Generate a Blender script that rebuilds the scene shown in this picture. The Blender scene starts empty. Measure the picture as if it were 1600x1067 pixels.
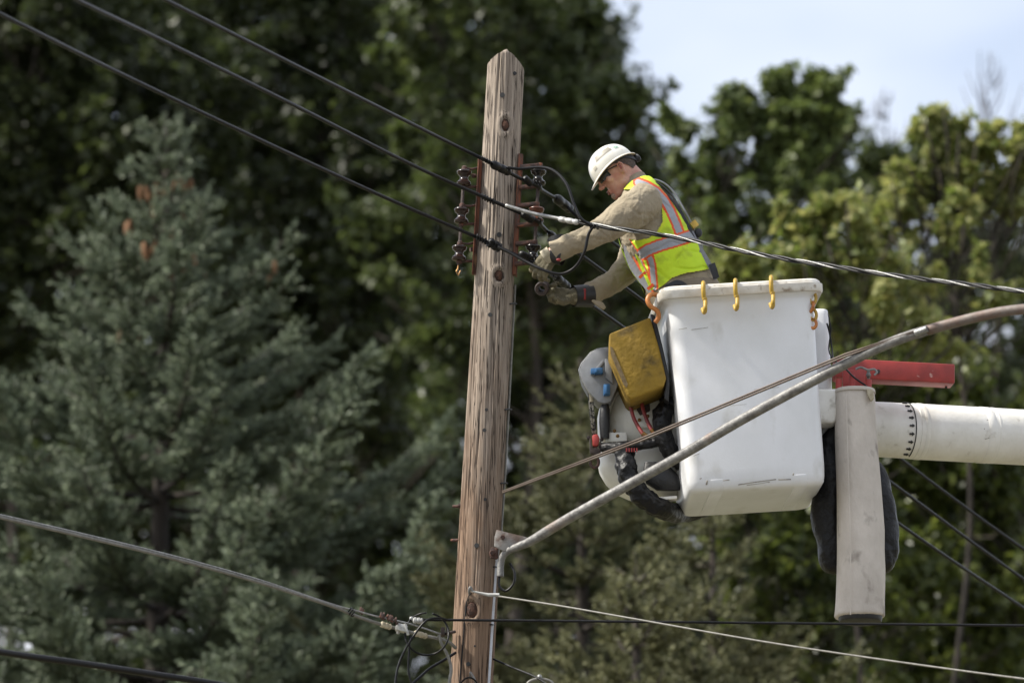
import bpy, bmesh, math, random
import numpy as np
from mathutils import Vector, Matrix, noise as mn
R = math.radians
scene = bpy.context.scene
COL = scene.collection
# ------------------------------------------------------------------ camera
PITCH = 14.0
CAMZ = 1.6
Y0 = 26.3                     # the pole stands this far away
FPX = 200.0 / 36.0 * 1600.0
cam_d = bpy.data.cameras.new("camera")
cam = bpy.data.objects.new("camera", cam_d); COL.objects.link(cam)
cam.location = (0, 0, CAMZ); cam.rotation_euler = (R(90 + PITCH), 0, 0)
cam_d.lens = 200; cam_d.sensor_width = 36; cam_d.clip_start = 0.5; cam_d.clip_end = 2000
cam_d.dof.use_dof = True; cam_d.dof.focus_distance = 27.0; cam_d.dof.aperture_fstop = 2.7
scene.camera = cam
# ------------------------------------------------------------------ world and sun
SUN_EL, SUN_AZ = 47.0, -99.0      # azimuth clockwise from +Y
world = bpy.data.worlds.new("World"); scene.world = world; world.use_nodes = True
nt = world.node_tree; nt.nodes.clear()
wo = nt.nodes.new('ShaderNodeOutputWorld'); bg = nt.nodes.new('ShaderNodeBackground')
sky = nt.nodes.new('ShaderNodeTexSky'); sky.sky_type = 'NISHITA'; sky.sun_disc = False
sky.sun_elevation = R(SUN_EL); sky.sun_rotation = R(SUN_AZ); sky.dust_density = 1.5; sky.air_density = 1.0
tc = nt.nodes.new('ShaderNodeTexCoord'); mp = nt.nodes.new('ShaderNodeMapping')
mp.inputs['Scale'].default_value = (3.0, 3.0, 7.0); mp.inputs['Location'].default_value = (0.35, 0.0, 0.3)
nz = nt.nodes.new('ShaderNodeTexNoise'); nz.inputs['Scale'].default_value = 1.1; nz.inputs['Detail'].default_value = 5
cr = nt.nodes.new('ShaderNodeValToRGB'); cr.color_ramp.elements[0].position = 0.40; cr.color_ramp.elements[1].position = 0.62
cr.color_ramp.elements[0].color = (0.35, 0.35, 0.35, 1); cr.color_ramp.elements[1].color = (0.92, 0.92, 0.92, 1)
mx = nt.nodes.new('ShaderNodeMixRGB'); mx.inputs['Color2'].default_value = (6.9, 7.0, 7.5, 1)
L = nt.links
L.new(tc.outputs['Generated'], mp.inputs['Vector']); L.new(mp.outputs['Vector'], nz.inputs['Vector'])
L.new(nz.outputs['Fac'], cr.inputs['Fac']); L.new(cr.outputs['Color'], mx.inputs['Fac'])
L.new(sky.outputs['Color'], mx.inputs['Color1']); L.new(mx.outputs['Color'], bg.inputs['Color'])
L.new(bg.outputs['Background'], wo.inputs['Surface']); bg.inputs['Strength'].default_value = 0.10
sun_d = bpy.data.lights.new("sun", 'SUN'); sun_d.energy = 4.2; sun_d.angle = R(4.0); sun_d.color = (1.0, 0.95, 0.86)
sun = bpy.data.objects.new("sun", sun_d); COL.objects.link(sun)
sdir = Vector((math.sin(R(SUN_AZ)) * math.cos(R(SUN_EL)), math.cos(R(SUN_AZ)) * math.cos(R(SUN_EL)), math.sin(R(SUN_EL))))
sun.rotation_euler = sdir.to_track_quat('Z', 'Y').to_euler(); sun.location = (0, 0, 40)
vs = scene.view_settings; vs.view_transform = 'Standard'; vs.look = 'None'; vs.gamma = 1.0; vs.exposure = 0.9
scene.cycles.max_bounces = 6; scene.cycles.transparent_max_bounces = 6

# ------------------------------------------------------------------ helpers
cp, sp = math.cos(R(PITCH)), math.sin(R(PITCH))
def V(px, py, w=0.0, Y=None):
    """a place seen at photo pixel (px,py), standing w metres in front of the pole's plane"""
    dx = (px - 800) / FPX; dz = (533.5 - py) / FPX
    y = cp - dz * sp; z = sp + dz * cp
    t = ((Y0 if Y is None else Y) - w) / y
    return Vector((dx * t, y * t, CAMZ + z * t))
M = 8889 / 27.1               # pixels per metre at the pole
def m(px): return px / M
def catmull(pts, n):
    pts = [np.array(p, float) for p in pts]
    P = [2 * pts[0] - pts[1]] + pts + [2 * pts[-1] - pts[-2]]
    out = []
    for i in range(1, len(P) - 2):
        for k in range(n):
            t = k / n
            out.append(0.5 * ((2 * P[i]) + (-P[i-1] + P[i+1]) * t + (2*P[i-1] - 5*P[i] + 4*P[i+1] - P[i+2]) * t*t + (-P[i-1] + 3*P[i] - 3*P[i+1] + P[i+2]) * t**3))
    out.append(pts[-1]); return out

class MB:
    def __init__(s): s.v = []; s.f = []; s.mi = []; s.cur = 0
    def add(s, vs_, fs):
        b = len(s.v); s.v += [tuple(p) for p in vs_]
        for f in fs: s.f.append(tuple(i + b for i in f)); s.mi.append(s.cur)
        return s
    def tube(s, path, rad, n=10, cap=True, ell=1.0, up=None, twist=0.0):
        path = [Vector(p) for p in path]
        if not hasattr(rad, '__len__'): rad = [rad] * len(path)
        u = None; vs_ = []
        for i, p in enumerate(path):
            t = (path[min(i+1, len(path)-1)] - path[max(i-1, 0)]).normalized()
            if u is None:
                a = Vector(up) if up else (Vector((0, 1, 0)) if abs(t.y) < 0.9 else Vector((0, 0, 1)))
                u = (a - t * a.dot(t)).normalized()
            else:
                u = (u - t * u.dot(t)).normalized()
            w_ = t.cross(u)
            for k in range(n):
                a = 2 * math.pi * k / n
                vs_.append(p + (u * math.cos(a) * ell + w_ * math.sin(a)) * rad[i])
        fs = []
        for i in range(len(path) - 1):
            for k in range(n):
                a, b = i*n + k, i*n + (k+1) % n
                fs.append((a, b, b + n, a + n))
        if cap: fs.append(tuple(reversed(range(n)))); fs.append(tuple((len(path)-1)*n + k for k in range(n)))
        return s.add(vs_, fs)
    def limb(s, path, rad, n=14, ell=1.0, up=None):
        s.tube(path, rad, n, True, ell, up)
        for i in (0, -1): s.ball(path[i], rad[i] * 0.985)
        return s
    def ball(s, c, r, sc=(1, 1, 1), rot=None, nu=14, nv=9):
        c = Vector(c); vs_ = []; fs = []
        for j in range(1, nv):
            th = math.pi * j / nv
            for k in range(nu):
                a = 2*math.pi*k/nu
                p = Vector((math.sin(th)*math.cos(a)*sc[0], math.sin(th)*math.sin(a)*sc[1], math.cos(th)*sc[2])) * r
                if rot: p = rot @ p
                vs_.append(c + p)
        t = Vector((0, 0, sc[2]*r)); b = -t
        if rot: t = rot @ t; b = rot @ b
        nt_ = len(vs_); vs_ += [c + t, c + b]
        for j in range(nv-2):
            for k in range(nu):
                a, b2 = j*nu + k, j*nu + (k+1) % nu
                fs.append((a, a+nu, b2+nu, b2))
        for k in range(nu):
            fs.append((nt_, k, (k+1) % nu)); q = (nv-2)*nu
            fs.append((nt_+1, q + (k+1) % nu, q + k))
        return s.add(vs_, fs)
    def lathe(s, p, q, prof, n=20, cap=True):
        """profile of (t along p-q 0..1, radius)"""
        p = Vector(p); q = Vector(q)
        return s.ring([(p.lerp(q, t), r) for t, r in prof], (q - p).normalized(), n, cap)
    def ring(s, cr_, ax, n, cap=True):
        a = Vector((0, 1, 0)) if abs(ax.y) < 0.9 else Vector((1, 0, 0))
        u = (a - ax*a.dot(ax)).normalized(); w_ = ax.cross(u); vs_ = []
        for c, r in cr_:
            for k in range(n):
                t = 2*math.pi*k/n; vs_.append(c + (u*math.cos(t) + w_*math.sin(t))*r)
        fs = []
        for i in range(len(cr_)-1):
            for k in range(n):
                a, b = i*n+k, i*n+(k+1) % n; fs.append((a, b, b+n, a+n))
        if cap: fs.append(tuple(reversed(range(n)))); fs.append(tuple((len(cr_)-1)*n+k for k in range(n)))
        return s.add(vs_, fs)
    def box(s, c, sz, rot=None):
        c = Vector(c); vs_ = []
        for x in (-1, 1):
            for y in (-1, 1):
                for z in (-1, 1):
                    p = Vector((x*sz[0]/2, y*sz[1]/2, z*sz[2]/2))
                    if rot: p = rot @ p
                    vs_.append(c + p)
        return s.add(vs_, [(0,1,3,2), (4,6,7,5), (0,4,5,1), (2,3,7,6), (0,2,6,4), (1,5,7,3)])
    def prism(s, pts, w0, w1, cy=0, sc=1.0):
        """outline in photo pixels given thickness from w0 (back) to w1 (front)"""
        n = len(pts); f = [V(x, y, w1) for x, y in pts]; cx_ = sum(p[0] for p in pts)/n; cy_ = sum(p[1] for p in pts)/n
        d = Vector((0, w1 - w0, 0))
        b = [p + d for p in f]
        ar = sum(pts[i][0]*pts[(i+1) % n][1] - pts[(i+1) % n][0]*pts[i][1] for i in range(n))
        fs = [tuple(range(n)), tuple(reversed(range(n, 2*n)))] + [((i+1) % n, i, n+i, n+(i+1) % n) for i in range(n)]
        if ar > 0: fs = [tuple(reversed(q)) for q in fs]
        return s.add(f + b, fs)
    def loft(s, rings, closed=True, cap=True):
        n = len(rings[0]); vs_ = [p for r in rings for p in r]; fs = []
        for i in range(len(rings)-1):
            for k in range(n if closed else n-1):
                a, b = i*n+k, i*n+(k+1) % n; fs.append((a, b, b+n, a+n))
        if cap and closed: fs.append(tuple(reversed(range(n)))); fs.append(tuple((len(rings)-1)*n+k for k in range(n)))
        return s.add(vs_, fs)
    def mesh(s, name):
        me = bpy.data.meshes.new(name); me.from_pydata(s.v, [], s.f); me.update(); return me
    def build(s, name, mat, parent=None, bevel=0, seg=2, sharp=35, subd=0, loc=None, remesh=0, smooth=0, disp=None, fix=True):
        me = s.mesh(name)
        if fix and not remesh:
            bm = bmesh.new(); bm.from_mesh(me)
            for f, i in zip(bm.faces, s.mi): f.material_index = i
            bmesh.ops.recalc_face_normals(bm, faces=bm.faces); bm.to_mesh(me); bm.free()
        mods = []
        if remesh or bevel or subd or smooth:
            o = bpy.data.objects.new("temp", me); COL.objects.link(o)
            if remesh:
                md = o.modifiers.new("r", 'REMESH'); md.mode = 'VOXEL'; md.voxel_size = remesh; md.adaptivity = 0
            if smooth:
                md = o.modifiers.new("s", 'SMOOTH'); md.factor = 0.5; md.iterations = smooth
            if bevel:
                md = o.modifiers.new("b", 'BEVEL'); md.width = bevel; md.segments = seg; md.limit_method = 'ANGLE'; md.angle_limit = R(38)
            if subd:
                md = o.modifiers.new("d", 'SUBSURF'); md.levels = subd; md.render_levels = subd
            dg = bpy.context.evaluated_depsgraph_get()
            me2 = bpy.data.meshes.new_from_object(o.evaluated_get(dg)); bpy.data.objects.remove(o); bpy.data.meshes.remove(me)
            me = me2; me.name = name
        if disp:
            for v in me.vertices: pass
            nn = np.zeros(len(me.vertices)*3); me.vertices.foreach_get('normal', nn); nn = nn.reshape(-1, 3)
            co = np.zeros(len(me.vertices)*3); me.vertices.foreach_get('co', co); co = co.reshape(-1, 3)
            d = np.array([disp(Vector(c)) for c in co]); co = co + nn * d[:, None]
            me.vertices.foreach_set('co', co.ravel()); me.update()
        return link(name, me, mat, parent, sharp, loc)
def wloc(o):
    v = Vector((0, 0, 0))
    while o: v += o.location; o = o.parent
    return v
def link(name, me, mat, parent=None, sharp=35, loc=None):
    if sharp is not None and len(me.polygons):
        me.polygons.foreach_set('use_smooth', [True]*len(me.polygons))
        if sharp < 180: me.set_sharp_from_angle(angle=R(sharp))
    o = bpy.data.objects.new(name, me); COL.objects.link(o)
    mats = mat if isinstance(mat, (list, tuple)) else [mat]
    me.materials.clear()
    for q in mats: me.materials.append(q)
    base = wloc(parent) if parent else Vector(loc or (0, 0, 0))
    if base.length: me.transform(Matrix.Translation(-base))
    if parent: o.parent = parent
    elif loc: o.location = loc
    return o
def tag(o, label=None, cat=None, group=None, kind=None):
    if label: o['label'] = label
    if cat: o['category'] = cat
    if group: o['group'] = group
    if kind: o['kind'] = kind
    return o
def thing(name, loc, label, cat, group=None):
    o = bpy.data.objects.new(name, None); COL.objects.link(o); o.location = loc; o.empty_display_size = 0.1
    return tag(o, label, cat, group)

# ------------------------------------------------------------------ materials
def newmat(name):
    mt = bpy.data.materials.new(name); mt.use_nodes = True; t = mt.node_tree
    return mt, t, t.nodes['Principled BSDF']
def lin(c):
    if isinstance(c, str):
        c = [int(c[i:i+2], 16)/255 for i in (0, 2, 4)]
        c = [x/12.92 if x <= .04045 else ((x+.055)/1.055)**2.4 for x in c]
    return (c[0], c[1], c[2], 1)
def mat(name, c1, c2=None, scale=12, rough=0.6, metal=0, bump=0.0, bscale=None, lo=.35, hi=.65, stretch=(1, 1, 1), rot=(0, 0, 0), detail=6, c3=None, s3=60, lo3=.62, hi3=.7, spec=0.5, coat=0, bdist=.01, rv=0.0):
    mt, t, b = newmat(name); N = t.nodes; K = t.links
    b.inputs['Roughness'].default_value = rough; b.inputs['Metallic'].default_value = metal
    b.inputs['Specular IOR Level'].default_value = spec; b.inputs['Coat Weight'].default_value = coat
    b.inputs['Base Color'].default_value = lin(c1)
    tc = N.new('ShaderNodeTexCoord'); mp = N.new('ShaderNodeMapping'); mp.inputs['Scale'].default_value = stretch; mp.inputs['Rotation'].default_value = rot
    K.new(tc.outputs['Object'], mp.inputs['Vector'])
    out = None
    if c2 is not None:
        nz = N.new('ShaderNodeTexNoise'); nz.inputs['Scale'].default_value = scale; nz.inputs['Detail'].default_value = detail; nz.inputs['Roughness'].default_value = .6
        K.new(mp.outputs[0], nz.inputs['Vector'])
        rp = N.new('ShaderNodeValToRGB'); e = rp.color_ramp.elements; e[0].position = lo; e[1].position = hi; e[0].color = lin(c1); e[1].color = lin(c2)
        K.new(nz.outputs['Fac'], rp.inputs['Fac']); out = rp.outputs['Color']
        if rv:
            mr = N.new('ShaderNodeMapRange'); mr.inputs[3].default_value = rough - rv; mr.inputs[4].default_value = rough + rv
            K.new(nz.outputs['Fac'], mr.inputs[0]); K.new(mr.outputs[0], b.inputs['Roughness'])
        if c3 is not None:
            n3 = N.new('ShaderNodeTexNoise'); n3.inputs['Scale'].default_value = s3; n3.inputs['Detail'].default_value = 4
            K.new(mp.outputs[0], n3.inputs['Vector'])
            r3 = N.new('ShaderNodeValToRGB'); e = r3.color_ramp.elements; e[0].position = lo3; e[1].position = hi3; e[0].color = (0, 0, 0, 1); e[1].color = (1, 1, 1, 1)
            K.new(n3.outputs['Fac'], r3.inputs['Fac'])
            mm = N.new('ShaderNodeMixRGB'); mm.inputs['Color2'].default_value = lin(c3)
            K.new(r3.outputs['Color'], mm.inputs['Fac']); K.new(out, mm.inputs['Color1']); out = mm.outputs['Color']
        K.new(out, b.inputs['Base Color'])
    if bump:
        nb = N.new('ShaderNodeTexNoise'); nb.inputs['Scale'].default_value = bscale or scale*3; nb.inputs['Detail'].default_value = 5
        K.new(mp.outputs[0], nb.inputs['Vector'])
        bp = N.new('ShaderNodeBump'); bp.inputs['Strength'].default_value = bump; bp.inputs['Distance'].default_value = bdist
        K.new(nb.outputs['Fac'], bp.inputs['Height']); K.new(bp.outputs[0], b.inputs['Normal'])
    return mt
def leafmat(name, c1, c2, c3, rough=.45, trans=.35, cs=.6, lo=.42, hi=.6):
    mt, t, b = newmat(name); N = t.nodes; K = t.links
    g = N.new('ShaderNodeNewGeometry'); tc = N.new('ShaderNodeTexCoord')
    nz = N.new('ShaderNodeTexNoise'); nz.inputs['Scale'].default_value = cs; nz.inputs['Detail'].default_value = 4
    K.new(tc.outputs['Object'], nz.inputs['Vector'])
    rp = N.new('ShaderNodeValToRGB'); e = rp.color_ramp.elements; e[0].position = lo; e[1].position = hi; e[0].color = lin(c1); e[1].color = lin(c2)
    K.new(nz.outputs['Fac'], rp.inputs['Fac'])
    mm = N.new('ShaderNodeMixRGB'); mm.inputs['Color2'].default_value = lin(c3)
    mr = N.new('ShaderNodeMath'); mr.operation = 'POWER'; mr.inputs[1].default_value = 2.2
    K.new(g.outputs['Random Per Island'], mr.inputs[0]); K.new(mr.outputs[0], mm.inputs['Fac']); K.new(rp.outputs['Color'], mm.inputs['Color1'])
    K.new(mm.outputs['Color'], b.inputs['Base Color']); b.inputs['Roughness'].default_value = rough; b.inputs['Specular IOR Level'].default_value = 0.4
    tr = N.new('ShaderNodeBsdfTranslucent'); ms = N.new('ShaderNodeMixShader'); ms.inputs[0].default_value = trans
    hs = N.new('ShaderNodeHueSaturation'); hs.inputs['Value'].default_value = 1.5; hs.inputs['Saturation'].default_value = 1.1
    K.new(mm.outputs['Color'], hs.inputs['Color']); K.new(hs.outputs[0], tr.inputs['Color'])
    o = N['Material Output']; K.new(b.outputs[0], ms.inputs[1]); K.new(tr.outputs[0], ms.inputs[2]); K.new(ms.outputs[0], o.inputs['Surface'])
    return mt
MT = {}
MT['rust'] = mat('rust', '553a30', '352a28', 40, .85, 0, .4, lo=.4, hi=.62, c3='7a4a34', s3=25)
MT['rust_bright'] = mat('rust_bright', '764630', '40342f', 22, .85, 0, .4, lo=.40, hi=.62, stretch=(3, 3, .4), c3='93704f', s3=14)
MT['steel_dark'] = mat('steel_dark', '4a3c36', '2c2624', 50, .7, .2, .3)
MT['porcelain'] = mat('porcelain', '1e120e', '2c1c17', 30, .22, 0, 0)
MT['porcelain_red'] = mat('porcelain_red', '4a2a20', '5f3a2c', 30, .3, 0, 0)
MT['porcelain_black'] = mat('porcelain_black', '0f0e0e', '191614', 30, .22, 0, 0)
MT['cable'] = mat('cable', '08090b', '101114', 60, .42, 0, .1, spec=.18)
MT['cable_black'] = mat('cable_black', '060607', '0c0c0d', 60, .4, spec=.25)
MT['cable_grey'] = mat('cable_grey', '76746d', '5c5a53', 40, .5, 0, .1)
MT['alu'] = mat('alu', '9a9a98', '747472', 80, .42, .6, .2)
MT['alu_white'] = mat('alu_white', 'b2b2ae', '8d8c88', 60, .45, .2)
MT['galv'] = mat('galv', '83827f', '5a5856', 26, .55, .3, .25, bscale=90, c3='7a6a60', s3=5, lo3=.60, hi3=.72, stretch=(1, 1, 1))
MT['rod'] = mat('rod', '4a3c33', '5f564e', 10, .6, .4)
MT['conduit'] = mat('conduit', 'b6b9c0', 'a2a4a8', 14, .45)
MT['frp'] = mat('frp', 'd9dadc', 'cfd0d0', 4, .34, 0, .06, bscale=160, c3='a9a69b', s3=7, lo3=.60, hi3=.90, stretch=(1, 1, .6))
MT['frp_old'] = mat('frp_old', 'dddbd5', 'cbc8bf', 7, .42, 0, .12, bscale=70, c3='8f8878', s3=14, lo3=.62, hi3=.82)
MT['rim'] = mat('rim', 'd6d3cc', 'bfb9ad', 14, .45, 0, .1, c3='8d8070', s3=30, lo3=.6, hi3=.75)
MT['yellow_pl'] = mat('yellow_pl', 'b8983c', 'a07f2a', 20, .5, 0, .2, c3='6f5a30', s3=50, lo3=.58, hi3=.72)
MT['orange_pl'] = mat('orange_pl', 'b8763a', 'a05f2c', 20, .45)
MT['yellow_box'] = mat('yellow_box', '8a6e1a', '755d16', 9, .8, 0, .45, bscale=45, c3='2e2612', s3=7, lo3=.60, hi3=.74, bdist=.012)
MT['black_rub'] = mat('black_rub', '0d0d0e', '181819', 30, .5, 0, .2)
MT['vinyl'] = mat('vinyl', '050506', '0b0b0e', 8, .45, 0, .8, bscale=22, bdist=.02, spec=.3)
MT['canvas'] = mat('canvas', 'c2bab0', 'aaa298', 5, .75, 0, .4, bscale=60, c3='6d655c', s3=12, lo3=.60, hi3=.78, stretch=(1, 1, .6))
MT['red'] = mat('red', '9e322b', '872a24', 12, .5, 0, .05, c3='c8a59c', s3=18, lo3=.70, hi3=.76)
MT['red_tag'] = mat('red_tag', '7e2020')
MT['red_hose'] = mat('red_hose', '7e2826', '5c2422', 20, .5)
MT['greybox'] = mat('greybox', '7e8083', '6a6c6e', 10, .5, .1, .1)
MT['blue'] = mat('blue', '2a5f8c', '244f78', 12, .4)
MT['brass'] = mat('brass', '8f6a34', '6e5330', 40, .45, .5)
MT['white_pl'] = mat('white_pl', 'd4d3cc', 'c7c5bc', 8, .3, 0, 0, c3='a69c86', s3=20, lo3=.62, hi3=.8)
MT['helmet'] = mat('helmet', 'dcdad2', 'd2cec2', 10, .28, 0, 0, c3='b8b09c', s3=30, lo3=.64, hi3=.8)
MT['brim'] = mat('brim', 'd3bd95', 'c7b088', 20, .5)  # tan of reflected light under the hat's edge, put into the colour
MT['skin'] = mat('skin', 'c09482', 'ab8070', 30, .5, 0, .25, bscale=260, c3='a8695a', s3=14, lo3=.5, hi3=.75, bdist=.002)
MT['lip'] = mat('lip', '8a4a42', '7a3c36', 30, .5)
MT['hair'] = mat('hair', '3a302a', '5a4f47', 90, .8, 0, .6, bscale=300)
MT['beard'] = mat('beard', 'a08a7a', '86695a', 120, .8, 0, .6, bscale=300)
MT['lens'] = mat('lens', '1a2024', None, rough=.06, coat=.6)
MT['strap'] = mat('strap', '15161a', '222327', 40, .6)
MT['strap_grey'] = mat('strap_grey', '7c7d84', '6a6b72', 40, .7)
MT['shirt'] = mat('shirt', '968c78', '857a67', 7, .85, 0, .8, bscale=34, bdist=.012, spec=.2)
MT['trousers'] = mat('trousers', '7a6f5e', '6d6353', 7, .85, 0, .4, bscale=24)
MT['leather'] = mat('leather', '655e49', '48432f', 22, .8, 0, .5, bscale=60, c3='a39a80', s3=26, lo3=.62, hi3=.74)
MT['leather_light'] = mat('leather_light', 'b3aa94', '8f8670', 30, .75)
MT['boot'] = mat('boot', '3a2c20', '2c2118', 20, .7)
MT['hv'] = mat('hv', 'b9d31e', 'aecb18', 9, .7, 0, .5, bscale=26, bdist=.008, c3='8f9e1c', s3=11, lo3=.56, hi3=.74)
MT['hv_edge'] = mat('hv_edge', 'c4d02c', 'b6c424', 20, .7)
MT['hvo'] = mat('hvo', 'd0521c', 'c24a1c', 20, .7)
MT['silver'] = mat('silver', '8f9196', '83858a', 30, .55, 0, .2)
MT['bark'] = mat('bark', '3a322a', '241f1b', 6, .9, 0, .8, bscale=20, stretch=(1, 1, .3), bdist=.05)
MT['bark_grey'] = mat('bark_grey', '5a524a', '3a342e', 6, .9, 0, .8, bscale=20, stretch=(1, 1, .3), bdist=.05)
MT['cone'] = mat('cone', '7c5632', '5c4028', 60, .8, 0, .5)
MT['grass'] = mat('grass', '524f33', '605c42', 3, .9, 0, .6, bscale=90)
MT['asphalt'] = mat('asphalt', '64615b', '585550', 8, .85, 0, .4, bscale=200)
MT['concrete'] = mat('concrete', 'a09a90', '8d877d', 8, .85, 0, .3, bscale=100)
MT['paint'] = mat('paint', 'd0cec6', 'b0aea6', 20, .7)
MT['ink'] = mat('ink', '1a1a1a')
MT['rope'] = mat('rope', '8a8578', '2a2a2a', 70, .8, lo=.49, hi=.51)

def wood_material():
    mt, t, b = newmat('pole_wood'); N = t.nodes; K = t.links
    tc = N.new('ShaderNodeTexCoord'); mp = N.new('ShaderNodeMapping'); mp.inputs['Rotation'].default_value = (0, -LEAN, 0); mp.inputs['Scale'].default_value = (1, 1, .015)
    K.new(tc.outputs['Object'], mp.inputs['Vector'])
    def noi(sc, det, vec=mp, dist=0):
        n = N.new('ShaderNodeTexNoise'); n.inputs['Scale'].default_value = sc; n.inputs['Detail'].default_value = det; n.inputs['Roughness'].default_value = .65; n.inputs['Distortion'].default_value = dist
        K.new(vec.outputs[0], n.inputs['Vector']); return n
    def ramp(n, a, b_, ca, cb):
        r = N.new('ShaderNodeValToRGB'); e = r.color_ramp.elements; e[0].position = a; e[1].position = b_; e[0].color = ca; e[1].color = cb; K.new(n.outputs[0], r.inputs[0]); return r
    def mixc(f, a, b_, fac=None, mode='MIX'):
        q = N.new('ShaderNodeMixRGB'); q.blend_type = mode
        if f is not None: K.new(f.outputs[0], q.inputs[0])
        else: q.inputs[0].default_value = fac
        K.new(a.outputs[0], q.inputs[1]); K.new(b_.outputs[0], q.inputs[2]); return q
    grain = noi(105, 6, dist=.15); g = ramp(grain, .3, .7, lin('6f6459'), lin('a3978a'))
    g2 = ramp(grain, .3, .7, lin('5a4739'), lin('88725f'))
    # lower pole is redder: wood tone shifts with height and patches
    mp2 = N.new('ShaderNodeMapping'); mp2.inputs['Scale'].default_value = (1, 1, .35); K.new(tc.outputs['Object'], mp2.inputs['Vector'])
    big = noi(5, 4, mp2); sx = N.new('ShaderNodeSeparateXYZ'); K.new(tc.outputs['Object'], sx.inputs[0])
    mr = N.new('ShaderNodeMapRange'); mr.inputs[1].default_value = 8.6; mr.inputs[2].default_value = 6.9; mr.inputs[3].default_value = -.25; mr.inputs[4].default_value = .34
    K.new(sx.outputs['Z'], mr.inputs[0]); ad = N.new('ShaderNodeMath'); K.new(big.outputs[0], ad.inputs[0]); K.new(mr.outputs[0], ad.inputs[1])
    br = ramp(ad, .38, .78, (0, 0, 0, 1), (1, 1, 1, 1))
    base = mixc(br, g, g2)
    fine = noi(190, 4); fr = ramp(fine, .56, .70, (0, 0, 0, 1), (.75, .75, .75, 1))
    dk = N.new('ShaderNodeRGB'); dk.outputs[0].default_value = lin('3b2e26')
    base = mixc(fr, base, dk)
    crk = noi(42, 3, dist=.15); cr_ = ramp(crk, .485, .5, (0, 0, 0, 1), (1, 1, 1, 1)); cr2 = ramp(crk, .505, .52, (1, 1, 1, 1), (0, 0, 0, 1))
    cm = mixc(None, cr_, cr2, 1.0, 'MULTIPLY')
    dk2 = N.new('ShaderNodeRGB'); dk2.outputs[0].default_value = lin('2a211c')
    base = mixc(cm, base, dk2)
    K.new(base.outputs[0], b.inputs['Base Color']); b.inputs['Roughness'].default_value = .85; b.inputs['Specular IOR Level'].default_value = .25
    hs = N.new('ShaderNodeMath'); hs.operation = 'SUBTRACT'; K.new(grain.outputs[0], hs.inputs[0]); K.new(cm.outputs[0], hs.inputs[1])
    bp = N.new('ShaderNodeBump'); bp.inputs['Strength'].default_value = .8; bp.inputs['Distance'].default_value = .006
    K.new(hs.outputs[0], bp.inputs['Height']); K.new(bp.outputs[0], b.inputs['Normal'])
    return mt

# ------------------------------------------------------------------ ground
def sheet(name, x0, x1, y0, y1, z, mt, th=0):
    b = MB()
    if th: b.box(((x0+x1)/2, (y0+y1)/2, z - th/2), (x1-x0, y1-y0, th))
    else: b.add([(x0, y0, z), (x1, y0, z), (x1, y1, z), (x0, y1, z)], [(0, 1, 2, 3)])
    return tag(b.build(name, mt, sharp=None), kind='structure')
sheet('ground', -600, 600, -300, 900, 0.0, MT['grass'])
sheet('road', -300, 300, 8, 24.0, 0.004, MT['asphalt'])
sheet('road_line', -300, 300, 18.9, 19.05, 0.008, MT['paint'])
sheet('kerb', -300, 300, 24.0, 24.2, 0.13, MT['concrete'], .14)
sheet('pavement', -300, 300, 24.204, 25.8, 0.125, MT['concrete'], .13)

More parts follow.
